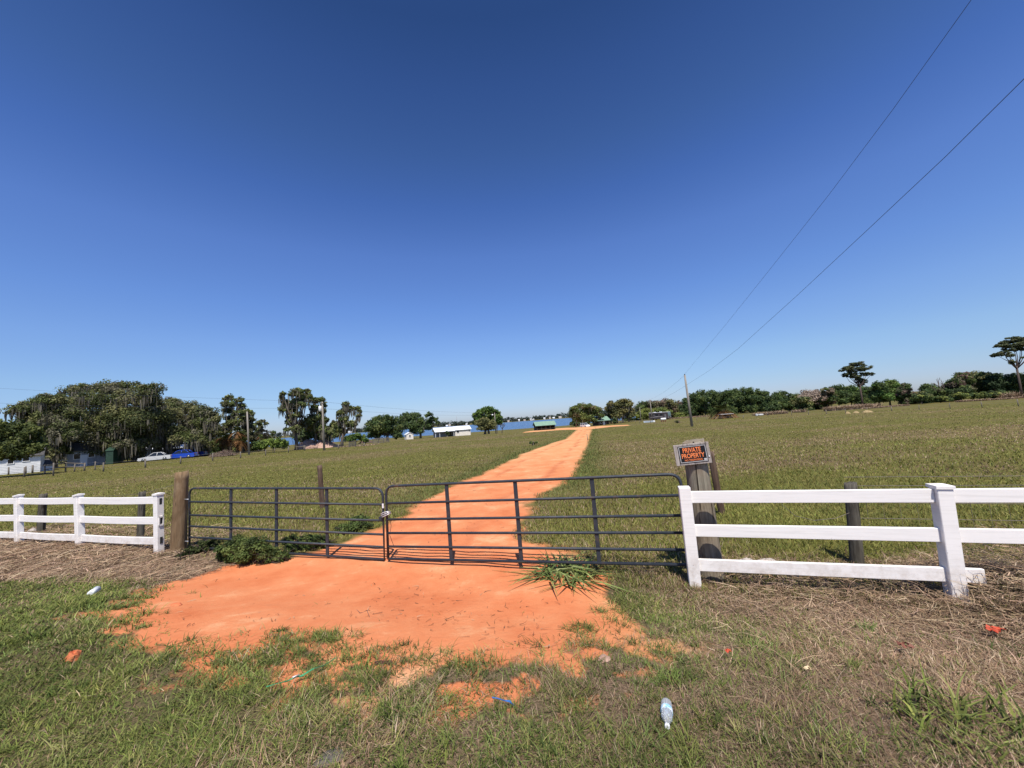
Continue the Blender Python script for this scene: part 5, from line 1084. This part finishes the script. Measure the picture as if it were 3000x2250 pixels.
mb = MB(); mb.box(P0+ex*PW*.40-ez*PH*.36+fdir*.003, (PW*.09, .0014, PH*.11), AXS); mb.build('sticker', SILV, pl_)
mb = MB(); mb.lathe([(0, .012), (.006, .010), (.009, .002)], ex*wS*.45-ez*hS*.19+fdir*.017, fdir, 8); mb.build('nail', STEEL, t)
def gpost(label, base, top, r, m, seed, name='fence_post'):
    p = G(*base); k = p[1]; q = W(*top, k); return timber(name, label, p, q, r*1.08, r, m, seed, slant=.01)
gpost('slim red brown post leaning behind the sign post', (2115,1505), (2081,1325), .062, WBR, 21)
gpost('lone red brown post standing in the field behind the left gate leaf', (945,1488), (936,1363), .068, WBR, 22)
nb = [('dark old post behind the second span of the left white fence', (120,1560), (127,1447), .085), ('dark old post behind the end span of the left white fence', (411,1582), (417,1440), .065)]
for i, (lb, a, b_, r) in enumerate(nb): gpost(lb, a, b_, r, WDK, 30+i)
gpost('dark green grey post behind the right white fence', (2512,1655), (2491,1415), .07, WDK, 35)
# near wire fence behind the right vinyl fence
pr = G(2512, 1655); o0 = pr
t = thing('wire_fence', 'loose rusty stock wire strung behind the right white fence', 'fence', o0); mb = MB()
for z, s in ((1.17, .03), (1.05, .02), (.83, .03), (.62, .02), (.42, .02)):
    a = pr+np.array([0, 0, z]); b_ = a+np.array([EV[0], EV[1], 0])*4.5
    mb.tube([a-o0, (a+b_)/2-o0-np.array([0, 0, s]), b_-o0], .0035, 4, cap=False)
for k in range(24):
    a = pr+np.array([EV[0], EV[1], 0])*(.2+.18*k); mb.tube([a-o0+np.array([0, 0, .42]), a-o0+np.array([0, 0, .83])], .002, 3, cap=False)
mb.build('wire', mat('rusty_wire', [(.12, .10, .085), (.19, .16, .14)], .7, 20.), t, fix=False)
mb = MB(); pts = [pr-o0+np.array(q) for q in [(-.95, 0, 1.02), (-.9, 0, .85), (-.75, .0, .7), (-.5, 0, .62), (-.2, 0, .63), (0, -.02, .7)]]; mb.tube(pts, .0035, 4); mb.build('loose_wire', mat('rusty_wire', []), t, fix=False)
t = thing('wire_fence', 'single stock wire strung behind the left white fence', 'fence', G(411, 1582)); o0 = np.array(t.location); mb = MB()
a = G(120, 1560)+np.array([0, 0, 1.0]); b_ = G(411, 1582)+np.array([0, 0, 1.1]); c = FP(513, 1420, .27)
mb.tube([a-o0, (a+b_)/2-o0-np.array([0, 0, .05]), b_-o0, c-o0], .0035, 4); mb.build('wire', MATS['rusty_wire'], t, fix=False)

# ------------------------------------------------------------------ bushes by the gate
FERN = [(.068, .10, .024), (.095, .13, .033), (.125, .155, .042), (.045, .066, .018)]
def weeds(label, blobs, base, n, size, seed, pal=FERN):
    b0 = G(*base); t = thing('leafy_weed', label, 'bush', b0); cs = [G(u, v)-b0+np.array([dx, dy, h*.5]) for (u, v, r, h, dx, dy) in blobs]; rr = [(r, r, h*.62) for (u, v, r, h, dx, dy) in blobs]
    V, C = cloud(cs, rr, n, size, pal, seed, shell=.35, sub=22, subr=.40, flat=.8); nmesh('foliage', V, 4, C, LEAF, t)
    mb = MB()
    for c in cs:
        for k in range(7): mb.tube([np.array([c[0]*.6, c[1]*.6, -.03]), c*np.array([1, 1, .6])+np.array([random.uniform(-.2, .2), random.uniform(-.2, .2), 0]), c+np.array([random.uniform(-.3, .3), random.uniform(-.3, .3), .1])], [.012, .008, .003], 4, cap=False)
    mb.build('stems', WOODD, t, fix=False)
weeds('bushy dark green weed growing through the bottom of the left gate leaf', [(685,1648,.27,.46,0,0),(735,1652,.30,.44,0,0),(655,1645,.15,.24,0,0),(785,1648,.20,.26,0,0),(825,1645,.15,.16,0,0)], (715,1650), 17000, .022, 501)
weeds('second dark green weed behind the left gate leaf, right of the bushy one', [(858,1615,.24,.28,0,.1),(908,1611,.24,.26,0,.1),(945,1608,.15,.14,0,.1)], (915,1612), 9500, .024, 502)
weeds('low dark green weed patch at the left edge of the road behind the gate', [(1012,1560,.30,.17,0,0),(1055,1550,.30,.17,0,0),(1040,1545,.30,.2,0,.2)], (1035,1560), 6500, .026, 503)
weeds('leafy vine climbing round the foot of the brown gate post', [(560,1632,.14,.2,0,0),(590,1625,.16,.22,0,.1),(530,1638,.09,.12,0,0),(612,1620,.12,.26,0,.1)], (570,1630), 4200, .024, 504, [(.04, .055, .016), (.06, .075, .022)])

# ------------------------------------------------------------------ litter
# bottle
pb_ = G(1957, 2150); pa_ = G(1955, 2066); d = pa_-pb_; d[2] = 0; Lb = .215; d /= np.linalg.norm(d); b0 = pb_+np.array([0, 0, .036])
t = thing('water_bottle', 'clear empty plastic water bottle with a blue and white band lying on the grass', 'bottle', b0)
PET = bpy.data.materials.new('clear_plastic'); PET.use_nodes = True; q = PET.node_tree.nodes['Principled BSDF']; q.inputs['Base Color'].default_value = (.86, .88, .92, 1); q.inputs['Roughness'].default_value = .12; q.inputs['Transmission Weight'].default_value = .62; q.inputs['IOR'].default_value = 1.2
nz = nd(PET.node_tree, 'ShaderNodeTexNoise', Scale=70., Detail=3.); bp = nd(PET.node_tree, 'ShaderNodeBump', Strength=1., Distance=.006); PET.node_tree.links.new(nz.outputs[0], bp.inputs['Height']); PET.node_tree.links.new(bp.outputs[0], q.inputs['Normal'])
mb = MB(); mb.lathe([(.02, .012), (.03, .013), (.05, .022), (.072, .032), (.085, .034), (.10, .032), (.115, .034), (.13, .033), (.145, .034), (.16, .032), (.175, .034), (.19, .033), (.20, .030), (.206, .024), (.202, .008)], (0, 0, 0), d, 24); mb.build('body', PET, t)
mb = MB(); mb.lathe([(0, .012), (.001, .0145), (.018, .0145), (.019, .012)], (0, 0, 0), d, 16); mb.build('cap', mat('white_cap', [(.75, .76, .78)], .4), t)
LBm = mat('bottle_band', [(.75, .78, .8), (.75, .78, .8), (.16, .42, .62), (.75, .78, .8)], .4, 22.)
mb = MB(); mb.lathe([(.112, .0352), (.114, .0356), (.142, .0356), (.144, .0352)], (0, 0, 0), d, 24); mb.build('label_band', LBm, t)
# can / white bottle on the left turf
p = G(275, 1742); q = G(296, 1734); d = q-p; d[2] = 0; d /= np.linalg.norm(d); b0 = p+np.array([0, 0, .045]); t = thing('crushed_cup', 'white crushed plastic cup lying on the left turf', 'cup', b0)
mb = MB(); mb.lathe([(-.09, .025), (-.088, .036), (-.02, .040), (.0, .031), (.05, .042)], (0, 0, 0), d, 16); mb.build('body', mat('white_plastic', [(.68, .70, .72), (.8, .82, .84)], .4, 20.), t)
mb = MB(); mb.lathe([(.051, .041), (.075, .044), (.10, .036)], (0, 0, 0), d, 16); mb.build('lid', mat('grey_plastic', [(.10, .11, .12), (.45, .47, .5)], .4, 30.), t)
def lump(name, label, cat, u, v, size, m, seed, up=0.):
    rg = random.Random(seed); b0 = G(u, v); mb = MB(); n, k = 10, 6; vs = []
    for i in range(k+1):
        th = math.pi*i/k
        for j in range(n):
            a = 2*math.pi*j/n; w_ = rg.uniform(.75, 1.2); vs.append((size[0]*math.sin(th)*math.cos(a)*w_, size[1]*math.sin(th)*math.sin(a)*w_, size[2]*math.cos(th)*w_))
    mb.add(vs, [(i*n+j, i*n+(j+1) % n, (i+1)*n+(j+1) % n, (i+1)*n+j) for i in range(k) for j in range(n)]); o = mb.build(name, m); o.location = (b0[0], b0[1], b0[2]+size[2]*.45+up); return tag(o, label, cat)
CLAY = mat('orange_clay', [(.48, .12, .045), (.60, .19, .08)], .95, 12., bump=.6)
lump('clay_clod', 'pointed orange clay clod on the left turf', 'clod', 214, 1935, (.06, .05, .055), CLAY, 1)
lump('clay_clod', 'flat orange clay clod on the upper left of the sand', 'clod', 517, 1774, (.07, .05, .02), CLAY, 2)
lump('clay_clod', 'orange clod crumbled under the meeting gate stiles', 'clod', 1128, 1643, (.07, .05, .025), CLAY, 6)
ROCK = mat('pale_rock', [(.34, .29, .25), (.48, .42, .38)], .9, 9., bump=.5)
lump('rock', 'pinkish rock in the patchy grass right of the sand', 'rock', 1772, 1935, (.05, .06, .02), mat('pink_rock', [(.30, .18, .13), (.4, .26, .2)], .9, 9., bump=.5), 3)
lump('rock', 'pale stone behind the lower rail near the sign post', 'rock', 2190, 1650, (.10, .06, .05), ROCK, 4)
lump('rock', 'larger pale stone behind the lower rail of the right fence', 'rock', 2245, 1652, (.13, .07, .05), ROCK, 5)
lump('paving_chunk', 'flat grey stone sunk in the turf at the bottom of the photo', 'stone', 965, 2222, (.085, .07, .012), mat('grey_stone', [(.075, .066, .054), (.12, .105, .085)], .9, 9.), 7)
lump('rock', 'pale lump behind the second span of the left white fence', 'rock', 95, 1560, (.12, .08, .09), ROCK, 8)
def strip(name, label, cat, pts, w, m, th=.004, lift=.03):
    P = [G(u, v)+np.array([0, 0, lift+.012*math.sin(3*i)]) for i, (u, v) in enumerate(pts)]; b0 = P[0].copy(); mb = MB(); vs = []
    for i, p in enumerate(P):
        d = P[min(i+1, len(P)-1)]-P[max(i-1, 0)]; d /= np.linalg.norm(d); s_ = np.cross(d, [0, 0, 1.]); s_ = s_*math.cos(i*.7)+np.array([0, 0, math.sin(i*.7)*.5]); ww = w*(.5 if i in (0, len(P)-1) else 1)
        vs += [p-b0+s_*ww/2, p-b0-s_*ww/2, p-b0-s_*ww/2+np.array([0, 0, th]), p-b0+s_*ww/2+np.array([0, 0, th])]
    n = len(P); fs = [(0, 1, 2, 3), (4*n-4, 4*n-1, 4*n-2, 4*n-3)]+[(4*i+k, 4*i+(k+1) % 4, 4*i+4+(k+1) % 4, 4*i+4+k) for i in range(n-1) for k in range(4)]
    mb.add(vs, fs); o = mb.build(name, m); o.location = tuple(b0); return tag(o, label, cat)
strip('plastic_strip', 'blue plastic strip lying in the grass right of centre', 'strip', [(1443,2058),(1460,2062),(1478,2066),(1495,2072),(1506,2079)], .014, mat('blue_plastic', [(.02, .14, .48), (.05, .2, .55)], .4))
strip('plastic_ribbon', 'green plastic ribbon with a white patch trailing through the grass', 'ribbon', [(780,2030),(815,2020),(840,2012),(865,2003),(885,1994),(920,1978),(950,1962),(985,1946)], .014, mat('green_plastic', [(.03, .28, .12), (.06, .36, .18)], .4), lift=.04)
strip('paper_scrap', 'white shiny patch on the green plastic ribbon', 'scrap', [(858,2008),(868,2003),(878,1998)], .03, TRIM, lift=.055)
strip('bark_stick', 'dark red brown piece of bark at the lower edge of the sand', 'stick', [(1098,1949),(1115,1946),(1130,1947),(1148,1949)], .035, mat('dark_bark', [(.05, .02, .014), (.11, .05, .035)], .85, 20.), th=.018, lift=.01)
strip('wire_scrap', 'thin dark wire scrap on the orange sand', 'wire', [(1045,1790),(1055,1800),(1065,1797),(1075,1793),(1083,1810)], .006, WIRE, lift=.012)
RAG = mat('orange_rag', [(.38, .045, .018), (.5, .075, .028)], .7, 12.)
def rag(label, u, v, s, m, seed, name='flag_scrap', cat='scrap'):
    rg = random.Random(seed); b0 = G(u, v); n = 6; vs = []
    for i in range(n):
        for j in range(n): vs.append(((i/(n-1)-.5)*s+rg.uniform(-.1, .1)*s, (j/(n-1)-.5)*s*.8+rg.uniform(-.1, .1)*s, .03+rg.uniform(0, .35)*s))
    top = [(a+0, b_, c+.003) for a, b_, c in vs]; mb = MB(); q_ = [(i*n+j, (i+1)*n+j, (i+1)*n+j+1, i*n+j+1) for i in range(n-1) for j in range(n-1) if rg.random() < .8]
    mb.add(vs, q_); mb.add(top, q_); o = mb.build(name, m, fix=False); o.location = (b0[0], b0[1], b0[2]+.035); return tag(o, label, cat)
rag('crumpled bright orange marker flag in the dry grass at right', 2916, 1870, .10, RAG, 1)
rag('small red orange scrap in the grass left of the dry patch', 2137, 1934, .045, RAG, 2)
rag('small orange scrap in the straw at the left', 47, 1640, .07, RAG, 3)
rag('dry brown leaf lying in the right turf', 2656, 1918, .085, mat('brown_leaf', [(.16, .055, .035), (.24, .09, .055)], .7, 20.), 4, 'dead_leaf', 'leaf')
rag('small pale yellow leaf in the right turf', 2370, 1990, .05, mat('pale_leaf', [(.55, .42, .24), (.62, .5, .32)], .7, 20.), 5, 'dead_leaf', 'leaf')

# ------------------------------------------------------------------ light and sky
EL = RAD(62); sdir = np.array([.085, -.996])
sl = bpy.data.lights.new('sun', 'SUN'); sl.energy = 4.8; sl.angle = RAD(.53); sl.color = (1., .95, .87)
so = bpy.data.objects.new('sun', sl); COL.objects.link(so)
tos = Vector((sdir[0]*math.cos(EL), sdir[1]*math.cos(EL), math.sin(EL))); so.rotation_euler = tos.to_track_quat('Z', 'Y').to_euler(); so.location = (0, -20, 40)
SKYG = [(0.03, (1.193, 0.961, 0.842)), (0.052, (1.237, 1.016, 0.841)), (0.115, (1.448, 1.231, 0.985)), (0.203, (1.506, 1.364, 1.237)), (0.288, (1.406, 1.385, 1.41)), (0.406, (1.314, 1.349, 1.505)), (0.509, (0.967, 1.118, 1.378)), (0.596, (0.815, 0.976, 1.17)), (0.689, (0.633, 0.803, 1.026)), (0.759, (0.482, 0.655, 0.85))]
w = bpy.data.worlds.new('World'); SC.world = w; w.use_nodes = True; nt = w.node_tree; bg = nt.nodes['Background']
sk = nt.nodes.new('ShaderNodeTexSky'); sk.sky_type = 'NISHITA'; sk.sun_disc = False; sk.sun_elevation = EL; sk.sun_rotation = math.atan2(sdir[0], sdir[1])
sk.altitude = 0; sk.air_density = .55; sk.dust_density = .6; sk.ozone_density = 10
# clear-air grading of the sky by elevation
tcw = nt.nodes.new('ShaderNodeTexCoord'); sx = nt.nodes.new('ShaderNodeSeparateXYZ'); nt.links.new(tcw.outputs['Generated'], sx.inputs[0])
gr = ramp(nt, sx.outputs['Z'], [(z, tuple(c/4 for c in k)) for z, k in SKYG]); mu = nt.nodes.new('ShaderNodeVectorMath'); mu.operation = 'MULTIPLY'
nt.links.new(sk.outputs[0], mu.inputs[0]); nt.links.new(gr, mu.inputs[1]); sc4 = nt.nodes.new('ShaderNodeVectorMath'); sc4.operation = 'SCALE'; sc4.inputs['Scale'].default_value = 4.0
nt.links.new(mu.outputs[0], sc4.inputs[0]); nt.links.new(sc4.outputs[0], bg.inputs[0]); bg.inputs[1].default_value = .12
SC.view_settings.view_transform = 'Standard'; SC.view_settings.look = 'None'; SC.view_settings.exposure = .4; SC.view_settings.gamma = 1
SC.cycles.max_bounces = 6; SC.cycles.transparent_max_bounces = 4
